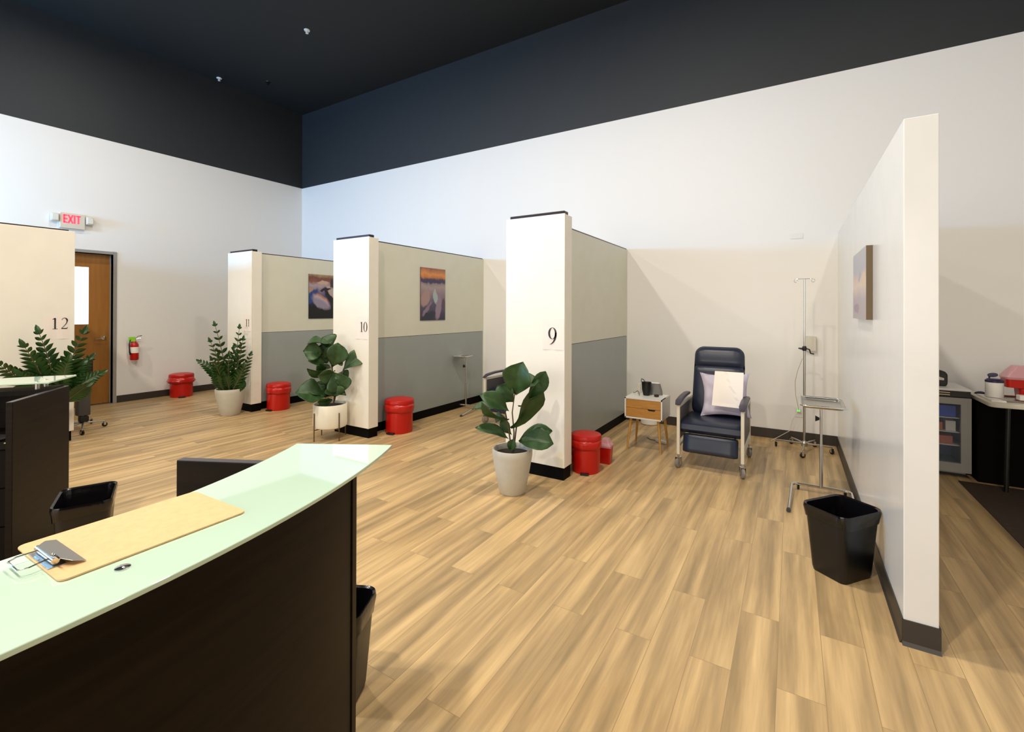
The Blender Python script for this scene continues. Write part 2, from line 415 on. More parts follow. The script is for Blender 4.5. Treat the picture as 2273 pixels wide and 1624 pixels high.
# ------------------------------------------------------------------ booth partitions
HP, HM, HK, HCOL = 2.337, 1.148, 0.1125, 2.349
def partition(xp, xa, xb, yc, yb, label, txt, lab2):
    """panel from the back wall with a wider end post"""
    t = thing('booth_partition', label, 'partition', (xp - 0.065, yb, 0))
    ox, oy = xp - 0.065, yb
    bx = lambda b, x0, x1, y0, y1, z0, z1, **k: b.box(x0 - ox, x1 - ox, y0 - oy, y1 - oy, z0, z1, **k)
    TH = 0.13
    bx(B(), xp - TH, xp, yb, 0, HM + 0.002, HP - 0.006, ).build('upper_panel', M_['upper'], t, bevel=0.0015) if False else None
    b = B(); bx(b, xp - TH, xp, yb, -0.001, HM + 0.003, HP - 0.008); b.build('upper_panel', M_['upper'], t)
    b = B(); bx(b, xp - TH, xp, yb, -0.001, HK, HM - 0.002); b.build('lower_panel', M_['lower'], t)
    b = B(); bx(b, xp - TH + 0.004, xp - 0.004, yb, -0.001, HM - 0.003, HM + 0.004); b.build('reveal_strip', M_['kick'], t)
    b = B(); bx(b, xp - TH + 0.008, xp - 0.008, yb, -0.008, 0, HK)
    bx(b, xa + 0.02, xb - 0.012, yc + 0.012, yb, 0, HK); b.build('kick_base', M_['kick'], t)
    b = B(); bx(b, xp - TH, xp - 0.0, yb, -0.03, HP - 0.008, HP + 0.004); b.build('top_cap', M_['cap'], t)
    b = B(); bx(b, xp - TH, xp + 0.002, -0.02, -0.001, HK, HP - 0.004); b.build('wall_post', M_['upper'], t)
    p = B(); bx(p, xa, xb, yc + 0.018, yb, HK, HCOL - 0.004); post = p.build('end_post', M_['cream'], t, bevel=0.004)
    b = B(); bx(b, xa, xb, yc, yc + 0.0165, HK, HCOL); b.build('face_panel', M_['cream'], post, bevel=0.002)
    b = B(); bx(b, xa + 0.035, xb - 0.01, yc + 0.012, yb - 0.06, HCOL - 0.004, HCOL + 0.028, bev=0.006); b.build('post_cap', M_['cap'], post)
    return t
P9 = dict(xp=7.267, xa=6.898, xb=7.504, yc=-2.547, yb=-2.391)
P10 = dict(xp=4.862, xa=4.374, xb=5.008, yc=-2.531, yb=-2.385)
P11 = dict(xp=2.403, xa=1.839, xb=2.488, yc=-2.483, yb=-2.331)
partition(**P9, label='booth partition with end post numbered 9, nearest to the recliner', txt='9', lab2='')
partition(**P10, label='booth partition with end post numbered 10, beside the sunset print', txt='10', lab2='')
partition(**P11, label='booth partition with end post numbered 11, nearest the room corner', txt='11', lab2='')
def frontsign(P, txt, w_, z0, h_, dh, step, x0, y0, label):
    xs = P['xb'] - w_ + 0.0
    number_sign(txt, lambda u, v, o: Vector((xs + u, P['yc'] - o, z0 + v)), w_ - 0.004, h_, x0, y0, dh, step, label)
frontsign(P9, '9', 0.216, 1.148, 0.276, 0.155, 0.0, 0.058, 0.042, 'white paper printed with the number 9 on the nearest end post')
frontsign(P10, '10', 0.216, 1.152, 0.268, 0.118, 0.062, 0.070, 0.085, 'white paper printed with the number 10 above the round cream pot')
frontsign(P11, '11', 0.216, 1.176, 0.245, 0.105, 0.056, 0.070, 0.072, 'white paper printed with the number 11 above the feathery plant')
# partition 12: post seen on its broad side, near the door
t = thing('booth_partition', 'cream booth partition numbered 12, left of the oak door', 'partition', (2.14, -5.4, 0))
b = B(); b.box(-2.12, -0.061, 0.86, 0.96, HK, 2.337); b.build('side_panel', M_['upper'], t)  # unseen panel added to block the low blue daylight
b = B(); b.box(-2.12, -0.061, 0.87, 0.95, 0, HK); b.build('blocker_kick', M_['kick'], t)
X12, Y12 = 2.2165, -4.3414
b = B(); b.box(-0.06, X12 - 2.14, -2.2, Y12 + 5.4, HK, 2.377); post = b.build('panel', M_['cream'], t, bevel=0.003)  # lengthened out of view to keep blue daylight off the posts
b = B(); b.box(-0.05, X12 - 2.14 - 0.012, -2.19, Y12 + 5.4 - 0.02, 0, HK); b.build('kick_base', M_['kick'], t)
b = B(); b.box(-0.04, X12 - 2.14 - 0.01, -2.18, Y12 + 5.4 - 0.05, 2.377, 2.392, bev=0.004); b.build('top_cap', M_['cap'], t)
ys = at(117, 728, 'x', X12).y
number_sign('12', lambda u, v, o: Vector((X12 + o, Y12 - 0.26 + u, 1.16 + v)), 0.216, 0.255, 0.065, 0.112, 0.125, 0.075, 'white paper printed with the number 12 beside the oak door')

# ------------------------------------------------------------------ wall prints (procedural pictures on canvas)
def art_mat(name, kind):
    m = bpy.data.materials.new(name); m.use_nodes = True
    nt = m.node_tree; N = nt.nodes; L = nt.links; b = N['Principled BSDF']
    b.inputs['Roughness'].default_value = 0.45
    tc = N.new('ShaderNodeTexCoord')
    nz = N.new('ShaderNodeTexNoise'); nz.inputs['Scale'].default_value = 6; nz.inputs['Detail'].default_value = 5
    L.new(tc.outputs['UV'], nz.inputs[0])
    sb = N.new('ShaderNodeVectorMath'); sb.operation = 'SUBTRACT'; sb.inputs[1].default_value = (0.5, 0.5, 0.5); L.new(nz.outputs['Color'], sb.inputs[0])
    sc = N.new('ShaderNodeVectorMath'); sc.operation = 'SCALE'; sc.inputs['Scale'].default_value = 0.14; L.new(sb.outputs[0], sc.inputs[0])
    ad = N.new('ShaderNodeVectorMath'); ad.operation = 'ADD'; L.new(tc.outputs['UV'], ad.inputs[0]); L.new(sc.outputs[0], ad.inputs[1])
    sp = N.new('ShaderNodeSeparateXYZ'); L.new(ad.outputs[0], sp.inputs[0])
    def ramp(stops, src):
        r = N.new('ShaderNodeValToRGB'); L.new(src, r.inputs[0]); cr = r.color_ramp
        cr.elements[0].position = stops[0][0]; cr.elements[0].color = lin(stops[0][1])
        cr.elements[1].position = stops[-1][0]; cr.elements[1].color = lin(stops[-1][1])
        for p, c in stops[1:-1]:
            e = cr.elements.new(p); e.color = lin(c)
        return r.outputs[0]
    def blob(base, cx, cy, rx, ry, rot, src, soft=0.15):
        mp = N.new('ShaderNodeMapping'); mp.vector_type = 'TEXTURE'
        mp.inputs['Location'].default_value = (cx, cy, 0); mp.inputs['Rotation'].default_value = (0, 0, math.radians(rot)); mp.inputs['Scale'].default_value = (rx, ry, 1)
        L.new(ad.outputs[0], mp.inputs[0])
        s2 = N.new('ShaderNodeSeparateXYZ'); L.new(mp.outputs[0], s2.inputs[0]); c2 = N.new('ShaderNodeCombineXYZ'); L.new(s2.outputs[0], c2.inputs[0]); L.new(s2.outputs[1], c2.inputs[1])
        ln = N.new('ShaderNodeVectorMath'); ln.operation = 'LENGTH'; L.new(c2.outputs[0], ln.inputs[0])
        mr = N.new('ShaderNodeMapRange'); mr.inputs[1].default_value = 1 + soft; mr.inputs[2].default_value = 1 - soft; L.new(ln.outputs['Value'], mr.inputs[0])
        mx = N.new('ShaderNodeMix'); mx.data_type = 'RGBA'; L.new(mr.outputs[0], mx.inputs[0]); L.new(base, mx.inputs[6])
        if isinstance(src, tuple): mx.inputs[7].default_value = lin(src)
        else: L.new(src(s2.outputs[1]), mx.inputs[7])
        return mx.outputs[2]
    if kind == 'sunset':
        o = ramp([(0.0, (40, 38, 66)), (0.3, (84, 78, 104)), (0.52, (150, 130, 140)), (0.64, (170, 152, 150)), (0.70, (150, 132, 138)), (0.73, (60, 54, 92)), (0.79, (66, 58, 92)), (0.82, (200, 120, 60)), (0.88, (226, 150, 84)), (1.0, (150, 90, 74))], sp.outputs[1])
        o = blob(o, 0.18, 0.42, 0.2, 0.13, 30, (172, 140, 138)); o = blob(o, 0.58, 0.45, 0.14, 0.09, -70, (170, 184, 190))
        o = blob(o, 0.72, 0.25, 0.26, 0.11, 75, (150, 128, 150)); o = blob(o, 0.25, 0.22, 0.22, 0.05, 35, (140, 116, 140)); o = blob(o, 0.3, 0.08, 0.28, 0.07, 10, (40, 42, 62)); o = blob(o, 0.93, 0.3, 0.09, 0.13, 0, (90, 70, 90))
    elif kind == 'stones':
        o = ramp([(0.0, (14, 10, 18)), (0.28, (16, 12, 16)), (0.5, (40, 60, 120)), (0.68, (150, 130, 150)), (0.76, (176, 160, 170)), (0.84, (140, 84, 70)), (0.92, (120, 70, 60)), (1.0, (176, 150, 110))], sp.outputs[1])
        o = blob(o, 0.12, 0.62, 0.16, 0.07, -6, (180, 140, 122)); o = blob(o, 0.12, 0.50, 0.26, 0.10, 40, (40, 66, 132))
        o = blob(o, 0.80, 0.52, 0.30, 0.12, -38, (24, 14, 16)); o = blob(o, 0.84, 0.60, 0.24, 0.09, -35, (190, 170, 164)); o = blob(o, 0.6, 0.67, 0.22, 0.03, 5, (34, 20, 34))
        o = blob(o, 0.44, 0.38, 0.34, 0.15, -20, lambda y: ramp([(0.0, (150, 140, 160)), (0.45, (188, 170, 180)), (0.8, (190, 122, 70)), (1.0, (216, 150, 84))], y))
        o = blob(o, 0.5, 0.82, 0.22, 0.04, 0, (200, 170, 150)); o = blob(o, 0.86, 0.8, 0.10, 0.1, 0, (60, 46, 50))
    else:
        o = ramp([(0.0, (182, 172, 170)), (0.3, (186, 172, 176)), (0.5, (226, 202, 186)), (0.62, (214, 190, 176)), (0.72, (184, 182, 190)), (1.0, (188, 188, 190))], sp.outputs[1])
        o = blob(o, 0.82, 0.55, 0.14, 0.1, 0, (222, 200, 170)); o = blob(o, 0.55, 0.62, 0.1, 0.06, 20, (170, 170, 200)); o = blob(o, 0.3, 0.16, 0.2, 0.07, 0, (164, 140, 156))
    L.new(o, b.inputs['Base Color'])
    return m
def canvas(x, sgn, y0, y1, z0, z1, th, kind, label, sidec):
    """flat print on a panel; sgn +1 faces +x"""
    b = B(); xa = x; xb = x + sgn * th
    b.box(min(xa, xb), max(xa, xb), y0, y1, z0, z1)
    b.mi = 1
    bm = b.bm
    o = b.build('canvas_print', [mat('canvas_edge_' + kind, sidec, 0.5), art_mat('picture_' + kind, kind)])
    me = o.data; uv = me.uv_layers.new(name='UVMap')
    for p in me.polygons:
        if p.normal.x * sgn > 0.9: p.material_index = 1
        for li in p.loop_indices:
            c = me.vertices[me.loops[li].vertex_index].co
            u = (c.y - y0) / (y1 - y0)
            if sgn < 0: u = 1 - u
            uv.data[li].uv = (u, (c.z - z0) / (z1 - z0))
    return tag(o, label, 'picture')
canvas(4.862, 1, -1.512, -0.992, 1.35, 2.082, 0.012, 'sunset', 'tall print of an orange sunset over rocks on the partition behind post 10', (90, 60, 70))
canvas(2.403, 1, -1.502, -0.975, 1.345, 2.083, 0.012, 'stones', 'print of smooth boulders in blue water on the partition behind post 11', (30, 24, 34))
canvas(XA, -1, -2.60, -1.88, 1.444, 1.912, 0.034, 'cloud', 'pale grey and peach print on the white wall facing the recliner', (104, 84, 56))

# ------------------------------------------------------------------ reception desks
def desk(cx, cy, a_end, sgn, r_out, r_in, r_panel, z_end, a_len, g_a, g_out, g_in, label, caps):
    """curved desk round a centre; a_end angle of the end panel, sgn direction the desk runs"""
    t = thing('reception_desk', label, 'desk', (cx, cy, 0))
    pol = lambda r, a, z: Vector((r * math.cos(a), r * math.sin(a), z))
    def arcslab(name, m, ra, rb, z0, z1, a0, a1, par, n=40, bev=0):
        b = B(); rr = []
        for i in range(n + 1):
            a = a0 + (a1 - a0) * i / n
            rr.append([pol(ra, a, z0), pol(rb, a, z0), pol(rb, a, z1), pol(ra, a, z1)])
        b.rings(rr); o = b.build(name, m, par, smooth=True, bevel=bev); return o
    a1 = a_end + sgn * a_len
    ZT = 0.985
    arcslab('front_panel', M_['desk'], r_panel - 0.025, r_panel, 0.0, ZT, a_end + sgn * 0.013, a1, t)
    arcslab('worksurface', M_['deskin'], r_panel - 0.52, r_panel - 0.025, 0.70, 0.73, a_end + sgn * 0.014, a1, t)
    arcslab('counter_ledge', M_['deskin'], r_panel - 0.20, r_panel - 0.026, 0.955, 0.984, a_end + sgn * 0.014, a1, t)
    R = Matrix.Rotation(a_end, 4, 'Z')
    o = B().box(r_panel - 0.60, r_panel + 0.004, -0.0001 if sgn > 0 else -0.03, 0.03 if sgn > 0 else 0.0001, 0, z_end, M=R)
    e = o.build('end_panel', M_['desk'], t, bevel=0.002)
    o = B().box(r_panel - 0.599, r_panel + 0.003, 0.001 if sgn > 0 else -0.029, 0.029 if sgn > 0 else -0.001, z_end, z_end + 0.002, M=R)
    o.build('edge_band', M_['desktop'], e)
    # drawer pedestal under the worksurface
    aa = a_end + sgn * 0.16
    R2 = Matrix.Rotation(aa, 4, 'Z')
    p = B().box(r_panel - 0.50, r_panel - 0.08, -0.17, 0.17, 0.03, 0.699, M=R2).build('pedestal', M_['deskin'], t, bevel=0.003)
    for k in range(3):
        q = B().box(r_panel - 0.515, r_panel - 0.501, -0.165, 0.165, 0.04 + k * 0.22, 0.25 + k * 0.22, M=R2).build('drawer', M_['deskin'], p, bevel=0.002)
        B().tube([R2 @ Vector((r_panel - 0.53, -0.06, 0.16 + k * 0.22)), R2 @ Vector((r_panel - 0.53, 0.06, 0.16 + k * 0.22))], 0.005).build('drawer_pull', M_['steel'], q)
    # glass on standoffs
    b = B(); rr = []; n = 48
    for i in range(n + 1):
        a = g_a + (a1 - g_a) * i / n
        rr.append([pol(g_in, a, 1.020), pol(g_out, a, 1.020), pol(g_out, a, 1.030), pol(g_in, a, 1.030)])
    b.rings(rr); g = b.build('glass_top', M_['glass'], t, smooth=True, bevel=0.0015)
    for q in caps:
            q = pol(q[0], math.radians(q[1]), 0)
            B().lathe([(0.013, 0.984), (0.013, 1.0199)], q, n=16).build('standoff', M_['steel'], t, smooth=True)
            B().lathe([(0.012, 1.0301), (0.012, 1.032), (0.006, 1.0335)], q, n=16).build('standoff_cap', M_['chrome'], g, smooth=True)
    return t
desk(6.140, -6.122, math.radians(25.8), -1, 2.15, 1.81, 2.07, 1.0, math.radians(62), math.radians(29.0), 2.15, 1.812,
     'dark curved reception desk with pale glass top in the foreground, clipboard on it',
     [(2.045, 6.7), (2.045, -14), (2.045, -30), (1.90, 6.7), (1.90, -14)])
desk(6.60, -6.32, math.radians(143.0), 1, 2.15, 1.81, 1.99, 0.975, math.radians(60), math.radians(143.7), 2.155, 1.80,
     'dark reception desk with a glass ledge at the left, before partition 12',
     [(1.95, 146), (1.95, 165), (1.95, 185), (1.84, 146), (1.84, 165), (1.84, 185)])

# clipboard
ZG = 1.0305
pc = [Vector(p) for p in ((7.906, -5.967), (7.903, -5.648), (8.131, -5.636), (8.142, -5.958))]
c = (pc[0] + pc[1] + pc[2] + pc[3]) / 4
yv = ((pc[1] + pc[2]) / 2 - (pc[0] + pc[3]) / 2).normalized()
rz = math.atan2(yv.y, yv.x) - PI / 2
t = thing('clipboard', 'tan hardboard clipboard lying on the foreground glass counter', 'clipboard', (c.x, c.y, ZG + 0.0003), rz)
def rrect(w_, h_, r, n=6):
    out = []
    for sx, sy, a in ((1, 1, 0), (-1, 1, 90), (-1, -1, 180), (1, -1, 270)):
        for k in range(n + 1):
            an = math.radians(a + 90 * k / n)
            out.append((sx * (w_ / 2 - r) + r * math.cos(an), sy * (h_ / 2 - r) + r * math.sin(an)))
    return out
b = B(); b.prism(rrect(0.229, 0.320, 0.014), 0, 0.0035); b.build('board', M_['hard'], t, bevel=0.0006)
cl = B()
# folded spring clip near the left short edge (local -y)
yc = -0.146
cl.box(-0.052, 0.052, yc - 0.012, yc + 0.014, 0.0036, 0.005)
cl.rings([[(-0.075, yc + 0.034, 0.0065), (0.075, yc + 0.034, 0.0065), (0.075, yc + 0.034, 0.0055), (-0.075, yc + 0.034, 0.0055)],
          [(-0.070, yc + 0.016, 0.013), (0.070, yc + 0.016, 0.013), (0.070, yc + 0.016, 0.012), (-0.070, yc + 0.016, 0.012)],
          [(-0.035, yc - 0.004, 0.020), (0.035, yc - 0.004, 0.020), (0.035, yc - 0.004, 0.019), (-0.035, yc - 0.004, 0.019)]])
clip = cl.build('clip', M_['steel'], t, bevel=0.0006)
B().tube([(-0.045, yc, 0.012), (0.045, yc, 0.012)], 0.006, n=12).build('spring', M_['chrome'], clip, smooth=True)
b = B()
b.tube([(-0.028, yc - 0.004, 0.014), (-0.034, yc - 0.032, 0.012), (-0.026, yc - 0.044, 0.011), (0.026, yc - 0.044, 0.011), (0.034, yc - 0.032, 0.012), (0.028, yc - 0.004, 0.014)], 0.0016, n=8)
b.build('wire_loop', M_['chrome'], clip, smooth=True)
b = B(); b.tube([(0.035, yc + 0.006, 0.010), (0.035, yc - 0.002, 0.024), (0.052, yc - 0.004, 0.028), (0.066, yc + 0.000, 0.022)], 0.0015, n=8)
b.box(-0.04, 0.03, yc - 0.028, yc - 0.006, 0.010, 0.0106, M=Matrix.Rotation(0.15, 4, 'X'))
b.build('lever', M_['chrome'], clip, smooth=True)

# ------------------------------------------------------------------ waste baskets
def rr_ring(w_, d_, r, z, n=5, wob=0, seed=0):
    out = []
    for i, (x, y) in enumerate(rrect(w_, d_, r, n)):
        q = wob * noise.noise(Vector((x * 9, y * 9, seed + z * 5))) if wob else 0
        out.append(Vector((x * (1 + q), y * (1 + q), z + q * 0.08)))
    return out
def wastebasket(loc, rz, label, seed, H=0.40, w_=0.37, d_=0.26):
    t = thing('waste_basket', label, 'trash can', loc, rz)
    b = B()
    b.rings([rr_ring(w_ * 0.72, d_ * 0.74, 0.03, 0.0), rr_ring(w_ * 0.76, d_ * 0.78, 0.035, 0.02), rr_ring(w_ * 0.94, d_ * 0.95, 0.045, H - 0.03), rr_ring(w_ * 0.98, d_ * 0.99, 0.045, H - 0.03), rr_ring(w_ * 0.99, d_, 0.045, H),
             rr_ring(w_ * 0.95, d_ * 0.955, 0.04, H), rr_ring(w_ * 0.93, d_ * 0.935, 0.04, H - 0.04), rr_ring(w_ * 0.72, d_ * 0.74, 0.03, 0.03)])
    b.build('basket', M_['blackp'], t, smooth=True)
    b = B()
    hem = [v + Vector((0, 0, 0.03 * noise.noise(Vector((v.x * 14, v.y * 14, seed + 0.5))))) for v in rr_ring(w_ * 0.965, d_ * 0.975, 0.05, H - 0.07, 8, 0.05, seed)]
    b.rings([hem, rr_ring(w_ * 0.985, d_ * 0.995, 0.05, H - 0.04, 8, 0.03, seed), rr_ring(w_ * 1.02, d_ * 1.03, 0.05, H - 0.01, 8, 0.012, seed), rr_ring(w_ * 1.0, d_ * 1.01, 0.05, H + 0.008, 8, 0.008, seed),
             rr_ring(w_ * 0.93, d_ * 0.93, 0.045, H + 0.002, 8, 0.012, seed), rr_ring(w_ * 0.88, d_ * 0.88, 0.045, H - 0.08, 8, 0.1, seed + 1), rr_ring(w_ * 0.78, d_ * 0.8, 0.04, H - 0.2, 8, 0.15, seed + 2), rr_ring(w_ * 0.66, d_ * 0.68, 0.03, 0.06, 8, 0.1, seed + 3)], cap0=False)
    b.build('liner_bag', M_['bag'], t, smooth=True)
    return t
wastebasket((9.450, -2.985, 0), math.radians(52), 'black waste basket with liner beside the white stub wall', 1, H=0.375, w_=0.33, d_=0.255)
wastebasket((5.655, -5.215, 0), math.radians(-22), 'black waste basket with liner beside the left reception desk', 2, H=0.40)
wastebasket((7.688, -5.06, 0), math.radians(26), 'black waste basket half hidden behind the foreground desk end', 3, H=0.36, w_=0.28, d_=0.22)

# ------------------------------------------------------------------ red step bins
def redbin(loc, rz, label, bag=False, s=1.0, sz=1.0):
    t = thing('red_waste_bin', label, 'biohazard bin', loc, rz, 'red lidded bins in the booths')
    t.scale = (s, s, sz)
    n = 40
    def ring(r, z, w_=0.0, seed=0, front=0.0):
        out = []
        for k in range(n):
            a = 2 * PI * k / n; q = 1 + w_ * noise.noise(Vector((math.cos(a) * 3, math.sin(a) * 3, seed)))
            x = r * q * math.cos(a); y = r * 0.95 * q * math.sin(a)
            if math.sin(a) < -0.3: y -= front * (-math.sin(a) - 0.3)
            out.append(Vector((x, y, z)))
        return out
    b = B(); b.rings([ring(0.165, 0, front=0.03), ring(0.168, 0.02, front=0.03), ring(0.172, 0.34)]); b.build('body', M_['red'], t, smooth=True)
    b = B(); b.rings([ring(0.183, 0.345), ring(0.188, 0.355), ring(0.188, 0.378), ring(0.178, 0.398), ring(0.12, 0.412), ring(0.02, 0.416)]); b.build('lid', M_['red'], t, smooth=True)
    w_ = 0.12 if bag else 0.05
    b = B(); b.rings([ring(0.18 * (1.1 if bag else 1), 0.25, w_, 3.3), ring(0.186 * (1.12 if bag else 1), 0.28, w_, 2.2), ring(0.188, 0.31, w_ * 0.7, 1.1), ring(0.186, 0.346, 0.01, 1.1)], cap0=False, cap1=False); b.build('liner_bag', M_['redbag'], t, smooth=True, solid=0.002)
    b = B(); b.box(-0.05, 0.05, -0.215, -0.14, 0.008, 0.022, bev=0.004); b.build('pedal', M_['blackp'], t)
    return t
redbin((7.555, -2.175, 0), 0.3, 'red lidded bin behind the nearest numbered post, beside the sharps box', s=0.77, sz=0.86)
redbin((5.06, -2.09, 0), 0.2, s=0.97, sz=1.0, label= 'red lidded bin beside the grey panel that holds the sunset print')
redbin((2.60, -2.13, 0), 0.2, s=0.93, sz=0.97, label= 'red lidded bin beside the grey panel that holds the boulders print')
redbin((0.235, -2.42, 0), 1.2, 'red lidded bin with bag hanging out, against the far left wall', bag=True, s=0.97, sz=0.97)

# red sharps box behind the bin at post 9
sp = at(1337, 1030, 'z', 0)
t = thing('sharps_box', 'small red sharps box with clear lid, on the floor behind the nearest red bin', 'sharps container', (sp.x + 0.01, sp.y + 0.07, 0), 0.1)
b = B(); b.rings([rr_ring(0.10, 0.11, 0.012, 0.0), rr_ring(0.12, 0.13, 0.012, 0.16)]); b.build('body', M_['red'], t)
b = B(); b.rings([rr_ring(0.128, 0.138, 0.014, 0.16), rr_ring(0.128, 0.138, 0.014, 0.175), rr_ring(0.09, 0.10, 0.014, 0.20), rr_ring(0.06, 0.09, 0.014, 0.235)]); b.build('lid', M_['pink'], t)

# ------------------------------------------------------------------ potted plants
def leaf(b, base, tip, width, nrm, curl=0.15, wav=0.06, n=9, m=6, seed=0, obov=0.62, fold=0.18):
    base = Vector(base); tip = Vector(tip); ax = tip - base; L = ax.length; ax.normalize()
    nrm = Vector(nrm); nrm = (nrm - ax * nrm.dot(ax)).normalized(); sd = ax.cross(nrm)
    rows = []
    for i in range(n + 1):
        t = i / n
        # fiddle shape: narrow near the stalk, widest past the middle
        wv = (math.sin(PI * min(1, t ** (math.log(0.5) / math.log(obov)))) ** 0.75) if 0 < t < 1 else 0.02
        wv = max(wv, 0.03)
        row = []
        for j in range(-m, m + 1):
            s_ = j / m
            off = nrm * (L * (curl * (t * (1 - t) * 4 * 0.5) - curl * 1.1 * t * t * 0.6) + width * fold * abs(s_) * wv + wav * width * math.sin(t * 9 + seed + (1.5 if j > 0 else 0)) * abs(s_) ** 2 - 0.03 * width * math.cos(t * 26) * (1 - abs(s_)))
            row.append(base + ax * (L * t) + sd * (s_ * wv * width / 2) + off)
        rows.append(row)
    vs = [b._v(r) for r in rows]
    for a, c_ in zip(vs, vs[1:]):
        for j in range(len(a) - 1): b._f([a[j], a[j + 1], c_[j + 1], c_[j]])

def pot_tapered(t, r0, r1, H, m, soil=0.05):
    b = B(); b.lathe([(0.001, 0), (r0 - 0.01, 0), (r0, 0.012), (r0 + (r1 - r0) * 0.55, H * 0.45), (r1, H * 0.85), (r1 + 0.001, H - 0.008), (r1 - 0.004, H), (r1 - 0.012, H - 0.002), (r1 - 0.016, H - 0.02), (r1 - 0.018, H - soil - 0.03), (0.001, H - soil - 0.03)], n=48)
    b.build('pot', m, t, smooth=True)
    b = B(); b.lathe([(0.001, H - soil + 0.012), (r1 * 0.5, H - soil + 0.008), (r1 - 0.017, H - soil), (r1 - 0.017, H - soil - 0.02), (0.001, H - soil - 0.02)], n=32); b.build('soil', M_['soil'], t, smooth=True)

class PlantFrame:
    """converts photo pixels to plant-local metres on the upright plane through the plant facing the viewer"""
    def __init__(s, root, y):
        s.root = root; s.c = Vector(root.location); s.n = (CAM - s.c); s.n.z = 0; s.n.normalize()
        s.d0 = (s.c - CAM).dot(fw)
    def p(s, px, py, dep=0.0):
        dr = fw + RT * ((px - PCX) / FPX) - UP * ((py - PCY) / FPX)
        # plane through c + n*dep, normal n
        q = s.c + s.n * dep
        k = (q - CAM).dot(s.n) / dr.dot(s.n)
        return CAM + dr * k - s.c
    @property
    def m(s): return s.d0 / FPX

# fiddle-leaf fig by post 9
t = thing('potted_plant', 'fiddle-leaf fig in a tapered stone-white pot before post 9', 'plant', (7.236, -2.98, 0))
pot_tapered(t, 0.108, 0.165, 0.365, M_['potw'])
F = PlantFrame(t, 0)
st = B()
for pts in ([(1138, 1000, 0), (1141, 960, 0.0), (1137, 915, 0.01), (1143, 870, 0.01), (1140, 845, 0.02)], [(1136, 1000, 0.02), (1130, 960, 0.04), (1124, 925, 0.05), (1120, 905, 0.05)], [(1140, 1000, -0.03), (1146, 950, -0.05), (1160, 900, -0.06)]):
    st.tube([F.p(*q) for q in pts], [0.007, 0.006, 0.005, 0.004, 0.003][:len(pts)], n=8)
st.build('stem', M_['stem'], t, smooth=True)
fb = B()
V = F.n; Z = Vector((0, 0, 1)); Rv = Vector((RT.x, RT.y, 0)).normalized()
LV9 = [ # base px, tip px, width px, base depth, tip depth, normal(view, up, right)
    ((1145, 876), (1156, 806), 58, 0.0, 0.10, (0.9, 0.5, -0.2)),
    ((1145, 868), (1196, 840), 40, 0.0, 0.02, (0.5, 0.8, -0.1)),
    ((1172, 880), (1213, 826), 36, -0.04, -0.02, (0.9, 0.2, 0.5)),
    ((1134, 950), (1200, 852), 54, 0.03, 0.12, (0.7, -0.5, 0.5)),
    ((1150, 900), (1210, 872), 36, 0.05, 0.08, (0.6, -0.7, 0.2)),
    ((1130, 912), (1070, 874), 34, 0.04, 0.14, (0.8, 0.6, 0.0)),
    ((1140, 892), (1104, 856), 38, 0.0, 0.02, (0.8, 0.5, -0.4)),
    ((1124, 912), (1048, 902), 28, 0.03, 0.06, (0.35, 0.95, 0)),
    ((1130, 930), (1066, 900), 30, 0.06, 0.16, (0.5, -0.6, -0.3)),
    ((1130, 974), (1060, 944), 26, 0.02, 0.14, (0.6, 0.8, 0)),
    ((1136, 965), (1113, 928), 22, -0.01, -0.03, (0.9, 0.1, -0.5)),
    ((1152, 978), (1224, 952), 34, 0.0, 0.02, (0.7, 0.6, -0.4)),
    ((1152, 980), (1226, 980), 46, 0.03, 0.14, (0.75, 0.75, 0)),
    ((1120, 925), (1098, 930), 22, 0.0, -0.04, (0.7, 0.6, -0.4)),
    ((1133, 1000), (1140, 975), 18, 0.06, 0.10, (0.8, 0.6, 0)),
]
for i, (a, c_, wd, d0, d1, nv) in enumerate(LV9):
    leaf(fb, F.p(*a, d0), F.p(*c_, d1), wd * F.m * 1.2, V * nv[0] + Z * nv[1] + Rv * nv[2], seed=i * 1.7)
fb.build('foliage', M_['fig'], t, smooth=True, solid=0.0012)

# fiddle-leaf fig by post 10, on a brass stand
t = thing('potted_plant', 'fiddle-leaf fig in a round cream pot on thin brass legs, before post 10', 'plant', (4.609, -2.745, 0))
F = PlantFrame(t, 0)
R10 = 0.187
ztop, zbot = 0.405, 0.135
b = B(); b.lathe([(0.001, zbot), (R10 - 0.03, zbot), (R10 - 0.006, zbot + 0.012), (R10, zbot + 0.04), (R10, ztop - 0.006), (R10 - 0.004, ztop), (R10 - 0.012, ztop), (R10 - 0.014, ztop - 0.05), (0.001, ztop - 0.05)], n=48); b.build('pot', M_['potc'], t, smooth=True)
b = B(); b.lathe([(0.001, ztop - 0.02), (R10 - 0.015, ztop - 0.03), (R10 - 0.015, ztop - 0.049), (0.001, ztop - 0.049)], n=32); b.build('soil', M_['soil'], t, smooth=True)
stand = B()
for k in range(4):
    a = math.radians(-8 + 90 * k) 
    x, y = (R10 + 0.008) * math.cos(a), (R10 + 0.008) * math.sin(a)
    B().tube([(x, y, 0), (x, y, 0.32)], 0.0065, n=10).build('leg', M_['bronze'], t, smooth=True)
for a in (math.radians(-8), math.radians(82)):
    stand.tube([((R10 + 0.005) * math.cos(a), (R10 + 0.005) * math.sin(a), zbot - 0.008), (-(R10 + 0.005) * math.cos(a), -(R10 + 0.005) * math.sin(a), zbot - 0.008)], 0.006, n=8)
stand.build('stand_cross', M_['bronze'], t, smooth=True)
st = B()
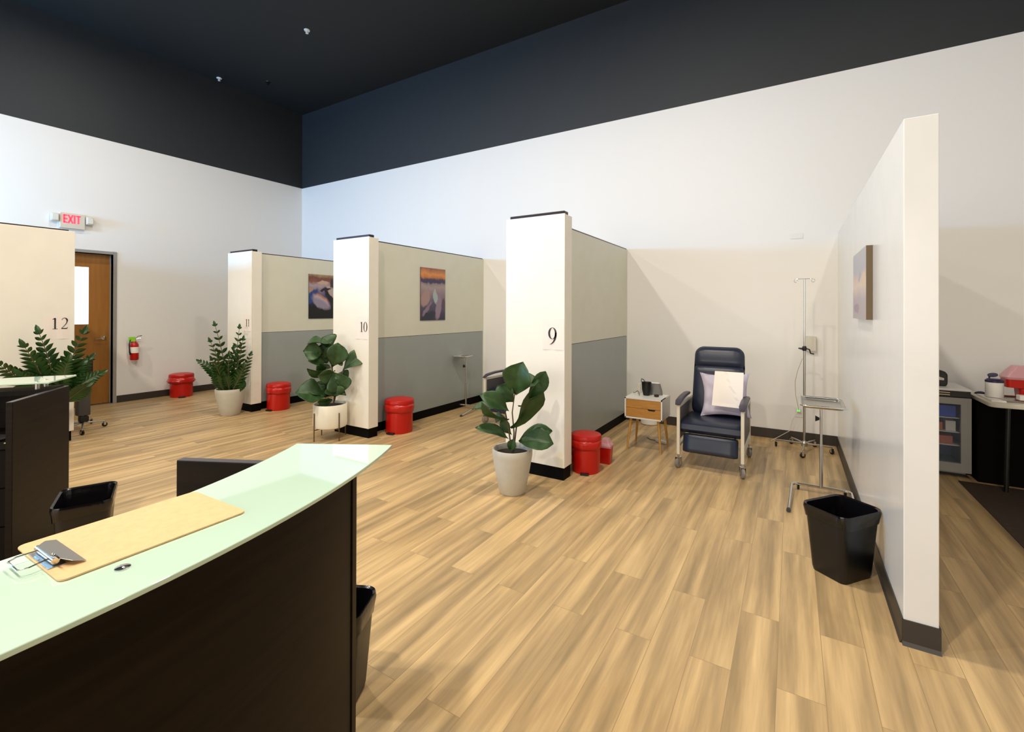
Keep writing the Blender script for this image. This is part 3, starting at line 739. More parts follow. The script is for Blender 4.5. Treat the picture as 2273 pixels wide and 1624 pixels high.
for pts in ([(741, 895, 0), (742, 860, 0.0), (738, 820, 0.0), (730, 780, 0.02), (726, 762, 0.02)], [(742, 890, 0), (752, 850, 0), (764, 818, 0.02)], [(730, 893, 0.03), (728, 882, 0.03)]):
    st.tube([F.p(*q) for q in pts], [0.008, 0.007, 0.006, 0.004, 0.003][:len(pts)], n=8)
st.build('stem', M_['stem'], t, smooth=True)
fb = B(); V = F.n
LV10 = [
    ((742, 770), (684, 758), 36, 0.0, 0.10, (0.25, 0.95, 0)),
    ((738, 772), (716, 748), 40, -0.02, -0.02, (0.6, 0.8, 0)),
    ((716, 786), (674, 778), 36, 0.05, 0.12, (0.9, 0.4, -0.4)),
    ((726, 806), (714, 764), 42, -0.03, 0.02, (0.8, -0.6, 0.0)),
    ((738, 815), (752, 762), 40, 0.03, 0.07, (0.9, 0.3, 0.4)),
    ((738, 800), (758, 790), 34, 0.0, 0.0, (0.8, 0.4, 0.5)),
    ((722, 806), (686, 798), 30, 0.03, 0.10, (0.8, 0.6, -0.3)),
    ((735, 816), (706, 808), 34, 0.02, 0.10, (0.5, -0.8, 0.0)),
    ((744, 822), (682, 824), 32, 0.02, 0.12, (0.5, -0.7, 0.0)),
    ((742, 826), (708, 836), 30, 0.05, 0.16, (0.8, -0.3, -0.2)),
    ((760, 822), (818, 778), 34, 0.02, 0.02, (0.75, 0.6, 0)),
    ((740, 826), (758, 872), 46, 0.04, 0.08, (0.9, 0.2, 0.2)),
    ((742, 832), (772, 846), 34, 0.0, 0.0, (0.8, 0.3, 0.4)),
    ((736, 832), (724, 870), 30, 0.0, -0.04, (0.9, 0.2, -0.4)),
    ((724, 882), (658, 868), 50, 0.03, 0.10, (0.7, 0.7, 0)),
    ((724, 876), (690, 856), 34, 0.0, 0.0, (0.7, 0.7, 0)),
    ((728, 874), (768, 874), 24, 0.03, 0.08, (0.4, 0.9, 0)),
    ((738, 886), (706, 894), 24, 0.05, 0.10, (0.7, -0.4, 0)),
    ((742, 850), (744, 880), 34, 0.05, 0.1, (0.9, 0.3, 0)),
]
for i, (a, c_, wd, d0, d1, nv) in enumerate(LV10):
    leaf(fb, F.p(*a, d0), F.p(*c_, d1), wd * F.m * 1.2, V * nv[0] + Z * nv[1] + Rv * nv[2], seed=i * 2.3)
fb.build('foliage', M_['fig'], t, smooth=True, solid=0.0012)

def zzstem(b, sb, pts, F, nl, ll, seed):
    P = [F.p(*q) for q in pts]
    # quadratic path
    path = []
    for i in range(nl + 1):
        u = i / nl
        path.append(P[0] * (1 - u) ** 2 + P[1] * 2 * u * (1 - u) + P[2] * u ** 2)
    sb.tube(path, [0.008 * (1 - 0.8 * i / nl) + 0.001 for i in range(nl + 1)], n=6)
    for i in range(max(1, nl // 5), nl + 1):
        u = i / nl
        tg = (path[min(i + 1, nl)] - path[i - 1]).normalized()
        side = tg.cross(F.n).normalized()
        side = (side * 0.85 + F.n * (0.5 * math.sin(seed))).normalized()
        nr = tg.cross(side)
        l_ = ll * (0.65 + 0.5 * math.sin(PI * min(u * 1.05, 1)) * 1.0) * (1 - 0.35 * u)
        for s_ in (-1, 1):
            dr = (side * s_ * 0.75 + tg * 0.75 + F.n * 0.15).normalized()
            leaf(b, path[i], path[i] + dr * l_, l_ * 0.46, nr + Z * 0.4, curl=0.1, wav=0.02, n=4, m=2, obov=0.45, fold=0.15)
    leaf(b, path[-1], path[-1] + (path[-1] - path[-2]).normalized() * ll * 0.7, ll * 0.3, F.n, n=4, m=2, obov=0.45)

# ZZ plant by post 11
t = thing('potted_plant', 'plant with upright feathery stems in a stone-white pot before post 11', 'plant', (2.375, -2.715, 0))
pot_tapered(t, 0.125, 0.188, 0.375, M_['potw'], 0.04)
F = PlantFrame(t, 0); fb = B(); sb = B()
Z11 = [((508, 868, 0), (500, 800, 0.0), (478, 724, 0.05)), ((504, 868, 0.05), (492, 810, 0.1), (468, 760, 0.16)), ((500, 868, 0.0), (480, 820, 0.0), (447, 804, -0.06)), ((502, 870, 0.1), (490, 830, 0.12), (472, 800, 0.2)),
       ((514, 868, 0), (524, 800, 0.0), (531, 730, -0.05)), ((516, 868, 0.04), (530, 800, 0.06), (539, 756, 0.1)), ((518, 868, 0), (540, 830, 0.05), (555, 790, 0.05)), ((514, 870, 0.1), (530, 845, 0.15), (540, 815, 0.2)),
       ((508, 870, 0.05), (505, 820, 0.1), (508, 790, 0.12)), ((512, 870, -0.05), (512, 820, -0.1), (518, 775, -0.12)), ((500, 872, 0.1), (488, 850, 0.15), (478, 835, 0.15)), ((520, 872, 0.1), (532, 858, 0.15), (538, 848, 0.15)), ((510, 872, 0.1), (508, 850, 0.15), (500, 835, 0.18)), ((508, 872, 0.05), (516, 850, 0.1), (524, 832, 0.12))]
for i, s_ in enumerate(Z11): zzstem(fb, sb, s_, F, 10 if i < 7 else 8, 0.12, i * 1.9)
fb.build('foliage', M_['zz'], t, smooth=True); sb.build('stem', M_['stem'], t, smooth=True)

# ZZ plant before partition 12, partly behind the left desk
t = thing('potted_plant', 'plant with feathery arching stems behind the left desk, before partition 12', 'plant', (2.47, -4.80, 0))
pot_tapered(t, 0.135, 0.20, 0.385, M_['potw'], 0.04)
F = PlantFrame(t, 0); fb = B(); sb = B()
Z12 = [((118, 895, 0), (60, 850, 0.1), (2, 812, 0.15)), ((122, 895, 0), (95, 830, 0.05), (56, 772, 0.08)), ((126, 895, 0), (120, 820, 0.0), (88, 742, 0.0)), ((130, 895, 0), (140, 830, 0.1), (184, 742, 0.12)),
       ((132, 895, 0), (160, 860, 0.1), (216, 832, 0.15)), ((130, 895, 0.05), (150, 850, 0.1), (196, 800, 0.0)), ((124, 895, 0.05), (90, 870, 0.1), (50, 835, 0.15)), ((128, 895, 0.0), (135, 850, 0.1), (150, 805, 0.15)), ((120, 895, 0), (100, 860, -0.1), (80, 800, -0.12)),
       ((134, 900, 0.1), (160, 880, 0.15), (190, 858, 0.2)), ((130, 895, 0.0), (150, 850, 0.1), (180, 812, 0.05))]
for i, s_ in enumerate(Z12): zzstem(fb, sb, s_, F, 12, 0.155, i * 1.9 + 0.5)
fb.build('foliage', M_['zz'], t, smooth=True); sb.build('stem', M_['stem'], t, smooth=True)

# ------------------------------------------------------------------ casters
def caster(par, x, y, r=0.03, a=0.0, m='wheel', top=None):
    b = B(); R = Matrix.Translation((x, y, r)) @ Matrix.Rotation(a, 4, 'Z') @ Matrix.Rotation(PI / 2, 4, 'Y')
    b.lathe([(0.001, -r * 0.35), (r * 0.8, -r * 0.35), (r, -r * 0.2), (r, r * 0.2), (r * 0.8, r * 0.35), (0.001, r * 0.35)], M=R, n=20)
    c_ = b.build('caster', M_[m], par, smooth=True)
    b = B(); R = Matrix.Translation((x, y, 0)) @ Matrix.Rotation(a, 4, 'Z')
    for s_ in (-1, 1): b.box(s_ * r * 0.5 - 0.0015, s_ * r * 0.5 + 0.0015, -r * 0.4, r * 0.4, r * 0.8, r * 2.15, M=R)
    b.box(-r * 0.5, r * 0.5, -r * 0.4, r * 0.4, r * 2.1, r * 2.25, M=R)
    b.tube([(x, y, r * 2.2), (x, y, top or r * 2.6)], r * 0.22, n=8)
    b.build('fork', M_['chrome'], c_)
    return c_

# ------------------------------------------------------------------ recliner
def recliner(loc, rz, label):
    t = thing('medical_recliner', label, 'recliner', loc, rz)
    xs = 0.275
    for sx in (-1, 1):
        for sy, zt in ((-0.355, 0.60), (0.36, 0.585)):
            b = B(); b.box(sx * xs - 0.014, sx * xs + 0.014, sy - 0.014, sy + 0.014, 0.13, zt, bev=0.003); b.build('leg', M_['frame'], t)
            caster(t, sx * xs, sy, 0.047, a=0.4 * sx, m='lwheel', top=0.135)
        for za in (0.20, 0.574): B().box(sx * xs - 0.012, sx * xs + 0.012, -0.345, 0.35, za, za + 0.024).build('side_rail', M_['frame'], t)
        b = B(); b.box(sx * xs - 0.008 * 1, sx * xs + 0.008, -0.33, 0.335, 0.27, 0.572); b.build('side_panel', M_['side'], t)
        # arm pad, dipping to the front
        b = B(); rings = []
        for i in range(9):
            u = i / 8; y = -0.385 + 0.50 * u; z = 0.612 + 0.028 * math.sin(min(u * 1.6, 1) * PI / 2) - (0.018 if i == 0 else 0)
            hw = 0.034 if 0 < i < 8 else 0.024; th = 0.03 if 0 < i < 8 else 0.016
            rings.append([Vector((sx * xs + hw * math.cos(a_) , y, z + th * 0.5 * math.sin(a_) + 0.012)) for a_ in [2 * PI * k / 14 for k in range(14)]])
        b.rings(rings); b.build('arm_pad', M_['navy2'], t, smooth=True)
    for ya, za in ((0.345, 0.20), (-0.2, 0.20), (0.345, 0.50)): B().box(-xs, xs, ya, ya + 0.02, za, za + 0.022).build('cross_bar', M_['frame'], t)
    # padded cushions
    def pad(name, w_, h_, th, M, n=14, crease=None, wb=1.0):
        b = B(); P_ = []
        for side in (1, -1):
            for i in range(n + 1):
                for j in range(n + 1):
                    u = i / n * 2 - 1; v = j / n * 2 - 1
                    k = 1 - 0.10 * (abs(u) ** 6) * (abs(v) ** 6)
                    bul = (1 - abs(u) ** 6) ** 0.5 * (1 - abs(v) ** 8) ** 0.5
                    z = side * th / 2 * bul
                    if crease is not None and side > 0: z -= th * 0.22 * math.exp(-((v - crease) / 0.05) ** 2)
                    ww = w_ * (1 + (wb - 1) * (1 - v) / 2)
                    rc = 0.30; au, av_ = abs(u), abs(v)
                    hu, hv = u * ww / 2, v * h_ / 2; r_ = 0.09 if h_ > 0.3 else 0.02
                    mx_ = max(au, av_ * 1.0)
                    cx_ = ww / 2 - r_; cy_ = h_ / 2 - r_
                    if abs(hu) > cx_ and abs(hv) > cy_:
                        du, dv = abs(hu) - cx_, abs(hv) - cy_; l_ = math.hypot(du, dv); k2 = max(du, dv) / l_
                        hu = math.copysign(cx_ + du * k2, u); hv = math.copysign(cy_ + dv * k2, v)
                    P_.append(M @ Vector((hu, hv, z)))
        vs = b._v(P_); q = (n + 1) ** 2
        for s_ in range(2):
            for i in range(n):
                for j in range(n):
                    a_ = s_ * q + i * (n + 1) + j
                    b._f([vs[a_], vs[a_ + 1], vs[a_ + n + 2], vs[a_ + n + 1]])
        bmesh.ops.remove_doubles(b.bm, verts=b.bm.verts, dist=1e-4)
        return b.build(name, M_['navy'], t, smooth=True)
    # seat
    b = B(); rings = []
    prof = [(-0.325, 0.340), (-0.348, 0.375), (-0.34, 0.42), (-0.30, 0.445), (-0.2, 0.452), (0.0, 0.445), (0.20, 0.44), (0.22, 0.42), (0.22, 0.355), (0.0, 0.335), (-0.28, 0.328)]
    for x, k in ((-0.262, 0.80), (-0.258, 0.93), (-0.245, 1.0), (0, 1.03), (0.245, 1.0), (0.258, 0.93), (0.262, 0.80)):
        rings.append([Vector((x, y * (0.985 if k < 1 else 1), 0.40 + (z - 0.40) * k)) for y, z in prof])
    b.rings(rings); b.build('seat_cushion', M_['navy'], t, smooth=True)
    # backrest leans back
    tilt = math.radians(12)
    Mb = Matrix.Translation((0, 0.25, 0.765)) @ Matrix.Rotation(PI / 2 - tilt, 4, 'X')
    pad('backrest', 0.475, 0.72, 0.13, Mb, crease=0.42, wb=1.06, n=24)
    Mf = Matrix.Translation((0, -0.33, 0.245)) @ Matrix.Rotation(PI / 2 - math.radians(14), 4, 'X')
    pad('footrest', 0.475, 0.175, 0.085, Mf)
    for sx in (-1, 1): B().tube([(sx * 0.2, -0.30, 0.18), (sx * 0.2, -0.22, 0.30), (sx * 0.2, -0.05, 0.34)], 0.008, n=8).build('footrest_bracket', M_['frame'], t)
    return t
recliner((8.555, -1.29, 0), 0.0, 'navy vinyl medical recliner on casters facing out, between nightstand and IV pole')
recliner((6.03, -0.86, 0), math.radians(-4), 'navy recliner mostly hidden behind post 9 and its plant')

def pillow(loc, Mr, w_, h_, th, label, n=22, seed=0):
    b = B(); P_ = []
    for side in (1, -1):
        for i in range(n + 1):
            for j in range(n + 1):
                u = i / n * 2 - 1; v = j / n * 2 - 1
                bul = ((1 - u * u) * (1 - v * v)) ** 0.42
                pinch = 1 - 0.17 * (1 - v * v) * abs(u)
                pinv = 1 - 0.13 * (1 - u * u)
                z = side * th / 2 * bul + 0.026 * noise.noise(Vector((u * 3.4 + v * 1.5 + seed, v * 1.8 - u, side))) * (1 - bul * 0.3)
                P_.append(Mr @ Vector((u * w_ / 2 * pinch, v * h_ / 2 * pinv, z)))
    vs = b._v(P_); q = (n + 1) ** 2
    for s_ in range(2):
        for i in range(n):
            for j in range(n):
                a_ = s_ * q + i * (n + 1) + j
                b._f([vs[a_], vs[a_ + 1], vs[a_ + n + 2], vs[a_ + n + 1]])
    o = b.build('pillow', M_['pillow'], None, smooth=True)
    o.location = loc
    return tag(o, label, 'pillow')
Mp = Matrix.Rotation(math.radians(2), 4, 'Z') @ Matrix.Rotation(PI / 2 - math.radians(18), 4, 'X') @ Matrix.Rotation(math.radians(3), 4, 'Z')
pillow((8.635, -1.205, 0.66), Mp, 0.46, 0.44, 0.12, 'lavender pillow leaning on the navy recliner between nightstand and IV pole')
Mp2 = Matrix.Rotation(PI / 2 - math.radians(18), 4, 'X')
pillow((6.06, -0.79, 0.665), Mp2, 0.42, 0.42, 0.12, 'pale lavender pillow peeking out left of post 9', seed=5)
# folded sheet over the pillow
b = B(); n = 10
pa = [at(1587, 823, 'y', -1.30), at(1651, 827, 'y', -1.30), at(1648, 907, 'y', -1.345), at(1580, 899, 'y', -1.345)]
rows = []
for i in range(n + 1):
    u = i / n; row = []
    for j in range(n + 1):
        v = j / n
        q = (pa[0] * (1 - u) + pa[1] * u) * (1 - v) + (pa[3] * (1 - u) + pa[2] * u) * v
        q = q + Vector((0, -0.012 * math.sin(PI * u) * math.sin(PI * min(1, v * 1.1)) - (0.006 if u > 0.35 + 0.6 * v else 0), 0))
        row.append(q)
    rows.append(row)
vs = [b._v(r) for r in rows]
for a_, c_ in zip(vs, vs[1:]):
    for j in range(n): b._f([a_[j], a_[j + 1], c_[j + 1], c_[j]])
tag(b.build('paper_sheet', M_['towel'], None, smooth=False, solid=0.004), 'folded white paper sheet draped on the lavender pillow', 'sheet')

# ------------------------------------------------------------------ nightstand and what is on it
t = thing('nightstand', 'white nightstand with two oak drawer fronts on splayed wooden legs', 'nightstand', (7.862, -1.165, 0), math.radians(0))
ox, oy = 7.862, -1.165
X0, X1, Y0, Y1, Z0, Z1 = -0.200, 0.197, -0.185, 0.175, 0.345, 0.565
b = B()
b.box(X0, X1, Y0, Y1, Z1 - 0.015, Z1); b.box(X0, X1, Y0, Y1, Z0, Z0 + 0.015); b.box(X0, X0 + 0.015, Y0, Y1, Z0, Z1); b.box(X1 - 0.015, X1, Y0, Y1, Z0, Z1); b.box(X0, X1, Y1 - 0.01, Y1, Z0, Z1)
b.build('cabinet_body', M_['white'], t, bevel=0.001)
zm = 0.458
def drawer(z0, z1, cut):
    b = B(); xa, xb = X0 + 0.017, X1 - 0.017
    if cut:
        b.rings([[Vector((x, Y0 + 0.004, z)) for x, z in P_] for P_ in [[(xa, z0), (xb, z0), (xb, z1), (0.13, z1), (0.115, z1 - 0.018), (0.055, z1 - 0.018), (0.04, z1), (xa, z1)]]] +
                [[Vector((x, Y0 + 0.018, z)) for x, z in [(xa, z0), (xb, z0), (xb, z1), (0.13, z1), (0.115, z1 - 0.018), (0.055, z1 - 0.018), (0.04, z1), (xa, z1)]]])
    else: b.box(xa, xb, Y0 + 0.004, Y0 + 0.018, z0, z1)
    o = b.build('drawer', M_['drawer'], t)
    return o
drawer(zm + 0.0015, Z1 - 0.017, False); d2 = drawer(Z0 + 0.017, zm - 0.0015, True)
B().box(0.035, 0.135, Y0 + 0.019, Y0 + 0.022, zm - 0.03, zm + 0.002).build('finger_pull', M_['blackp'], d2)
for sx, sy in ((-1, -1), (1, -1), (-1, 1), (1, 1)):
    B().tube([(sx * 0.145, sy * 0.13, Z0 - 0.0005), (sx * 0.178, sy * 0.165, 0.0)], [0.017, 0.009], n=14).build('leg', M_['wood'], t, smooth=True)
ZN = 0.5655
# BP cuff standing on the nightstand
q = at(1432, 880, 'z', ZN)
t = thing('black_cup', 'black cup with a thin curled handle strap standing on the nightstand', 'cup', (7.838, -1.13, ZN)); t.scale = (1.05, 1.05, 1.25)
b = B(); b.lathe([(0.001, 0), (0.033, 0), (0.036, 0.01), (0.046, 0.05), (0.050, 0.115), (0.047, 0.115), (0.043, 0.05), (0.03, 0.012), (0.001, 0.012)], n=28); b.build('cup_body', M_['blackp'], t, smooth=True)
b = B(); b.tube([(-0.045, 0, 0.10), (-0.056, 0, 0.125), (-0.05, -0.01, 0.142), (-0.03, -0.012, 0.138), (0.0, -0.045, 0.122), (0.03, -0.04, 0.117)], 0.0035, n=8); b.build('strap', M_['blackp'], t, smooth=True)
t = thing('speaker_box', 'pale grey rounded device behind the black cup on the nightstand', 'device', (7.895, -1.03, ZN))
b = B(); b.rings([rr_ring(0.185, 0.07, 0.03, 0.0), rr_ring(0.18, 0.065, 0.03, 0.04), rr_ring(0.135, 0.055, 0.025, 0.118), rr_ring(0.11, 0.04, 0.018, 0.125)]); b.build('shell', M_['slate'], t, smooth=True)
b = B(); b.rings([rr_ring(0.125, 0.05, 0.02, 0.1245), rr_ring(0.10, 0.035, 0.015, 0.132)]); b.build('top_cover', M_['white'], t, smooth=True)
t = tag(B().box(-0.02, 0.02, -0.008, 0.008, 0, 0.11, bev=0.004).build('grey_bottle', M_['offw']), 'small pale upright tube left of the black cup on the nightstand', 'bottle'); t.location = (7.735, -1.05, ZN)
t = tag(B().lathe([(0.001, 0), (0.022, 0), (0.025, 0.005), (0.025, 0.022), (0.001, 0.024)], n=20).build('dark_tin', mat('dark_maroon', (48, 18, 18), 0.4), None, smooth=True), 'small dark maroon tin on the right of the nightstand top', 'tin'); t.location = (7.955, -1.165, ZN)
b = B(); b.tube([(7.78, -1.20, ZN + 0.006), (7.76, -1.15, ZN + 0.03), (7.73, -1.10, ZN + 0.035), (7.70, -1.09, ZN + 0.01), (7.672, -1.05, ZN + 0.006), (7.655, -1.02, ZN - 0.06), (7.655, -0.99, 0.30)], 0.003, n=8)
tag(b.build('black_cable', M_['blackp'], None, smooth=True), 'thin black cable looping off the left edge of the nightstand', 'cable')
# white round container on the floor under the nightstand
q = at(1437, 944, 'z', 0)
t = thing('white_tub', 'white round tub on the floor under the nightstand', 'tub', (7.62 + 0.05, -0.52, 0))
t.location = (q.x, q.y + 0.11, 0)
b = B(); b.lathe([(0.001, 0), (0.10, 0), (0.115, 0.012), (0.118, 0.10), (0.112, 0.10), (0.108, 0.02), (0.001, 0.02)], n=32); b.build('tub_body', M_['white'], t, smooth=True)
b = B(); b.lathe([(0.12, 0.10), (0.121, 0.108), (0.1, 0.112), (0.001, 0.112)], n=32); b.build('lid', M_['white'], t, smooth=True)
q = at(1470, 985, 'z', 0)
t = thing('power_strip', 'small white power strip with cable on the floor under the nightstand', 'power strip', (q.x - 0.02, q.y + 0.05, 0), 2.7)
b = B(); b.box(-0.07, 0.07, -0.022, 0.022, 0, 0.028, bev=0.005); b.build('strip_body', M_['white'], t)
b = B(); b.tube([(0.07, 0, 0.008), (0.14, 0.02, 0.005), (0.22, -0.02, 0.005)], 0.0035, n=8); b.build('cable', M_['blackp'], t, smooth=True)
b = B(); b.tube([(8.03, -0.02, 0.02), (8.10, -0.06, 0.07), (8.20, -0.05, 0.11), (8.30, -0.03, 0.16)], 0.003, n=8)
tag(b.build('white_cable', M_['white'], None, smooth=True), 'thin white cable along the wall behind the nightstand and recliner', 'cable')

# ------------------------------------------------------------------ IV pole
t = thing('iv_pole', 'tall chrome IV pole with two hooks against the back wall', 'IV pole', (9.318, -0.44, 0))
B().tube([(0, 0, 0.07), (0, 0, 1.10)], 0.0125, n=16).build('lower_tube', M_['steel'], t, smooth=True)
B().tube([(0, 0, 1.10), (0, 0, 1.835)], 0.0095, n=16).build('upper_tube', M_['chrome'], t, smooth=True)
b = B()
for s_ in (-1, 1):
    b.tube([(0, 0, 1.838), (s_ * 0.07, 0, 1.838), (s_ * 0.088, 0, 1.832), (s_ * 0.094, 0, 1.816), (s_ * 0.084, 0, 1.802), (s_ * 0.068, 0, 1.804), (s_ * 0.062, 0, 1.818), (s_ * 0.068, 0, 1.83)], 0.0028, n=8)
b.build('hook', M_['chrome'], t, smooth=True)
b = B(); b.lathe([(0.018, 1.075), (0.02, 1.085), (0.02, 1.115), (0.013, 1.125)], n=16)
b.tube([(-0.02, 0, 1.095), (-0.055, 0, 1.10)], [0.012, 0.006], n=10); b.tube([(0.015, -0.01, 1.10), (0.045, -0.015, 1.09), (0.055, -0.015, 1.05), (0.085, -0.015, 1.045)], 0.007, n=8)
b.build('height_clamp', M_['blackp'], t, smooth=True)
feet = [(9.054, -0.354), (9.298, -0.677), (9.562, -0.375), (9.42, -0.16), (9.20, -0.155)]
for fx, fy in feet:
    x, y = fx - 9.318, fy + 0.44
    B().tube([(0, 0, 0.088), (x * 0.5, y * 0.5, 0.085), (x, y, 0.072)], [0.011, 0.010, 0.008], n=10).build('base_leg', M_['steel'], t, smooth=True)
    caster(t, x, y, 0.026, a=math.atan2(y, x) + 0.5, m='blackp', top=0.072)
B().lathe([(0.001, 0.065), (0.03, 0.065), (0.032, 0.1), (0.016, 0.12), (0.001, 0.12)], n=20).build('hub', M_['steel'], t, smooth=True)

# wall plates
def plate(name, x, z, w_, h_, label, dep=0.006, y=0, m='white'):
    o = B().box(x - w_ / 2, x + w_ / 2, y - dep, y, z - h_ / 2, z + h_ / 2, bev=0.0015).build(name, M_[m])
    return tag(o, label, 'wall plate')
plate('wall_plate', 9.25, 2.358, 0.125, 0.06, 'small white plate high on the back wall above the IV pole')
plate('glove_box_holder', 9.385, 1.13, 0.10, 0.165, 'grey-white wall box behind the IV pole clamp', dep=0.05, m='offw')
q = at(1773, 914, 'y', 0)
o = plate('wall_outlet', q.x, q.z, 0.075, 0.115, 'low wall outlet with plug behind the IV pole')
B().box(q.x - 0.02, q.x + 0.02, -0.035, -0.006, q.z + 0.005, q.z + 0.04, bev=0.003).build('plug', M_['white'], o)
B().box(q.x - 0.016, q.x + 0.010, -0.037, -0.035, q.z + 0.012, q.z + 0.03).build('indicator', M_['green'], o)
o = B().box(0, 0.006, -2.03, -1.955, 0.42, 0.535, bev=0.0015).build('wall_outlet', M_['white']); tag(o, 'low white outlet on the far left wall, right of the red bin', 'wall plate')
b = B(); b.tube([(9.30, -0.438, 0.99), (9.26, -0.35, 0.86), (9.235, -0.25, 0.72), (9.24, -0.1, 0.55), (q.x, -0.038, q.z + 0.02)], 0.003, n=8)
b.tube([(q.x - 0.01, -0.038, q.z), (q.x - 0.06, -0.05, 0.25), (q.x - 0.09, -0.05, 0.12), (9.08, -0.09, 0.05), (9.0, -0.15, 0.005)], 0.003, n=8)
tag(b.build('power_cable', M_['offw'], None, smooth=True), 'pale cable running from the IV pole to the low outlet', 'cable')

# ------------------------------------------------------------------ mayo stands
def mayo(loc, rz, label, H=0.76, tray=(0.44, 0.31), ty=-0.1):
    t = thing('mayo_stand', label, 'instrument stand', loc, rz)
    B().tube([(0, 0, 0.05), (0, 0, 0.40)], 0.0125, n=14).build('outer_tube', M_['steel'], t, smooth=True)
    B().tube([(0, 0, 0.40), (0, 0, H - 0.02)], 0.0095, n=14).build('inner_tube', M_['chrome'], t, smooth=True)
    b = B(); b.tube([(-0.012, 0, 0.61 * H / 0.76), (-0.04, 0, 0.61 * H / 0.76)], [0.01, 0.025], n=12); b.build('height_knob', M_['blackp'], t, smooth=True)
    b = B(); b.tube([(-0.225, -0.53, 0.012), (-0.208, -0.15, 0.045), (-0.205, -0.03, 0.052), (-0.185, -0.004, 0.054), (-0.16, 0, 0.055), (0.16, 0, 0.055), (0.185, -0.004, 0.054), (0.205, -0.03, 0.052), (0.205, -0.15, 0.045), (0.20, -0.50, 0.012)], 0.0115, n=12)
    b.build('base_frame', M_['chrome'], t, smooth=True)
    for s_ in (-1, 1):
        B().lathe([(0.014, -0.02), (0.015, 0.012)], n=12, M=Matrix.Translation((-0.225 if s_ < 0 else 0.20, -0.53 if s_ < 0 else -0.50, 0.0145)) @ Matrix.Rotation(PI / 2, 4, 'X')).build('rubber_tip', M_['wheel'], t)
        caster(t, s_ * 0.16, 0.02, 0.02, a=0.3, m='blackp', top=0.05)
    B().box(-0.03, 0.03, -0.02, 0.02, H - 0.035, H - 0.012, bev=0.003).build('tray_bracket', M_['frame'], t)
    tw, td = tray
    tr = B()
    def rg(w_, d_, z): return [Vector((x, y + ty, z)) for x, y in rrect(w_, d_, 0.035, 5)]
    tr.rings([rg(tw - 0.03, td - 0.03, H - 0.011), rg(tw - 0.006, td - 0.006, H + 0.006), rg(tw + 0.012, td + 0.012, H + 0.009), rg(tw + 0.012, td + 0.012, H + 0.006)], cap1=False)
    o = tr.build('tray', M_['steel'], t, smooth=True, solid=0.001)
    b = B(); pts = [Vector((x, y + ty, H + 0.008)) for x, y in rrect(tw + 0.012, td + 0.012, 0.04, 6)]; pts.append(pts[0]); b.tube(pts, 0.007, n=10)
    b.build('tray_rim', M_['chrome'], o, smooth=True)
    return t
mayo((9.41, -1.69, 0), 0.0, 'chrome mayo stand with tray before the IV pole, beside the black basket', H=0.765, tray=(0.28, 0.44), ty=-0.13)
mayo((4.975, -0.62, 0), math.radians(8), 'chrome mayo stand with tray by the grey panel behind post 10', H=0.80, tray=(0.20, 0.26), ty=-0.10)

# ------------------------------------------------------------------ exit sign
e0 = at(133, 490, 'x', 0.05); e1 = at(189, 495, 'x', 0.05)
t = thing('exit_sign', 'white EXIT sign with red letters and twin lamps above the door', 'exit sign', (0, (e0.y + e1.y) / 2, 2.69))
hw = (e1.y - e0.y) / 2; hz = 0.225
b = B(); b.box(0.001, 0.05, -hw, hw, 0, hz, bev=0.006); b.build('housing', M_['offw'], t)
b = B(); lh = 0.125; z0 = 0.075
def seg(x0, y0, x1, y1, wd=0.02):
    b.stroke([(x0, y0), (x1, y1)], [wd, wd], lambda u, v, o: Vector((0.0505 + o, u, v)), th=0.002)
x = -0.105; lw = 0.045
seg(x + 0.01, z0, x + 0.01, z0 + lh)
for k in (0.01, lh / 2, lh - 0.01): seg(x, z0 + k, x + lw, z0 + k)
x += 0.055; seg(x, z0, x + lw + 0.005, z0 + lh); seg(x, z0 + lh, x + lw + 0.005, z0)
x += 0.06; seg(x + 0.01, z0, x + 0.01, z0 + lh)
x += 0.025; seg(x + 0.028, z0, x + 0.028, z0 + lh); seg(x, z0 + lh - 0.01, x + 0.056, z0 + lh - 0.01)
b.build('letters', M_['exit'], t)
for s_ in (-1, 1):
    b = B(); b.box(0.01, 0.07, s_ * (hw + 0.055) - 0.045, s_ * (hw + 0.055) + 0.045, 0.085, 0.20, bev=0.012); o = b.build('lamp_head', M_['offw'], t, smooth=True)
    B().box(0.0701, 0.078, s_ * (hw + 0.055) - 0.033, s_ * (hw + 0.055) + 0.033, 0.10, 0.185, bev=0.003).build('lamp_lens', M_['lens'], o)

# fire extinguisher
t = thing('fire_extinguisher', 'red fire extinguisher with a lime tag hung on the wall right of the door', 'fire extinguisher', (0.085, -3.035, 0.67))
b = B(); b.lathe([(0.001, 0), (0.05, 0), (0.058, 0.012), (0.058, 0.24), (0.045, 0.275), (0.02, 0.30), (0.018, 0.315)], n=28); b.build('cylinder', M_['red'], t, smooth=True)
b = B(); b.lathe([(0.0585, 0.115), (0.059, 0.12), (0.059, 0.205), (0.0585, 0.21)], n=28); b.build('label_band', M_['paper'], t, smooth=True)
b = B(); b.lathe([(0.022, 0.31), (0.022, 0.345), (0.012, 0.35), (0.001, 0.35)], n=16); b.tube([(0, 0, 0.345), (0.02, 0.05, 0.385), (0.02, 0.09, 0.39)], 0.008, n=8); b.tube([(0, 0, 0.33), (0.015, 0.08, 0.35)], 0.007, n=8); b.build('valve_handle', M_['chrome'], t, smooth=True)
b = B(); b.tube([(0, -0.015, 0.335), (0.02, -0.06, 0.33), (0.03, -0.078, 0.26), (0.03, -0.072, 0.14), (0.03, -0.06, 0.09)], [0.008, 0.008, 0.008, 0.010, 0.014], n=10); b.build('hose', M_['blackp'], t, smooth=True)
B().box(0.02, 0.024, -0.085, 0.005, 0.30, 0.375).build('inspection_tag', M_['lime'], t)
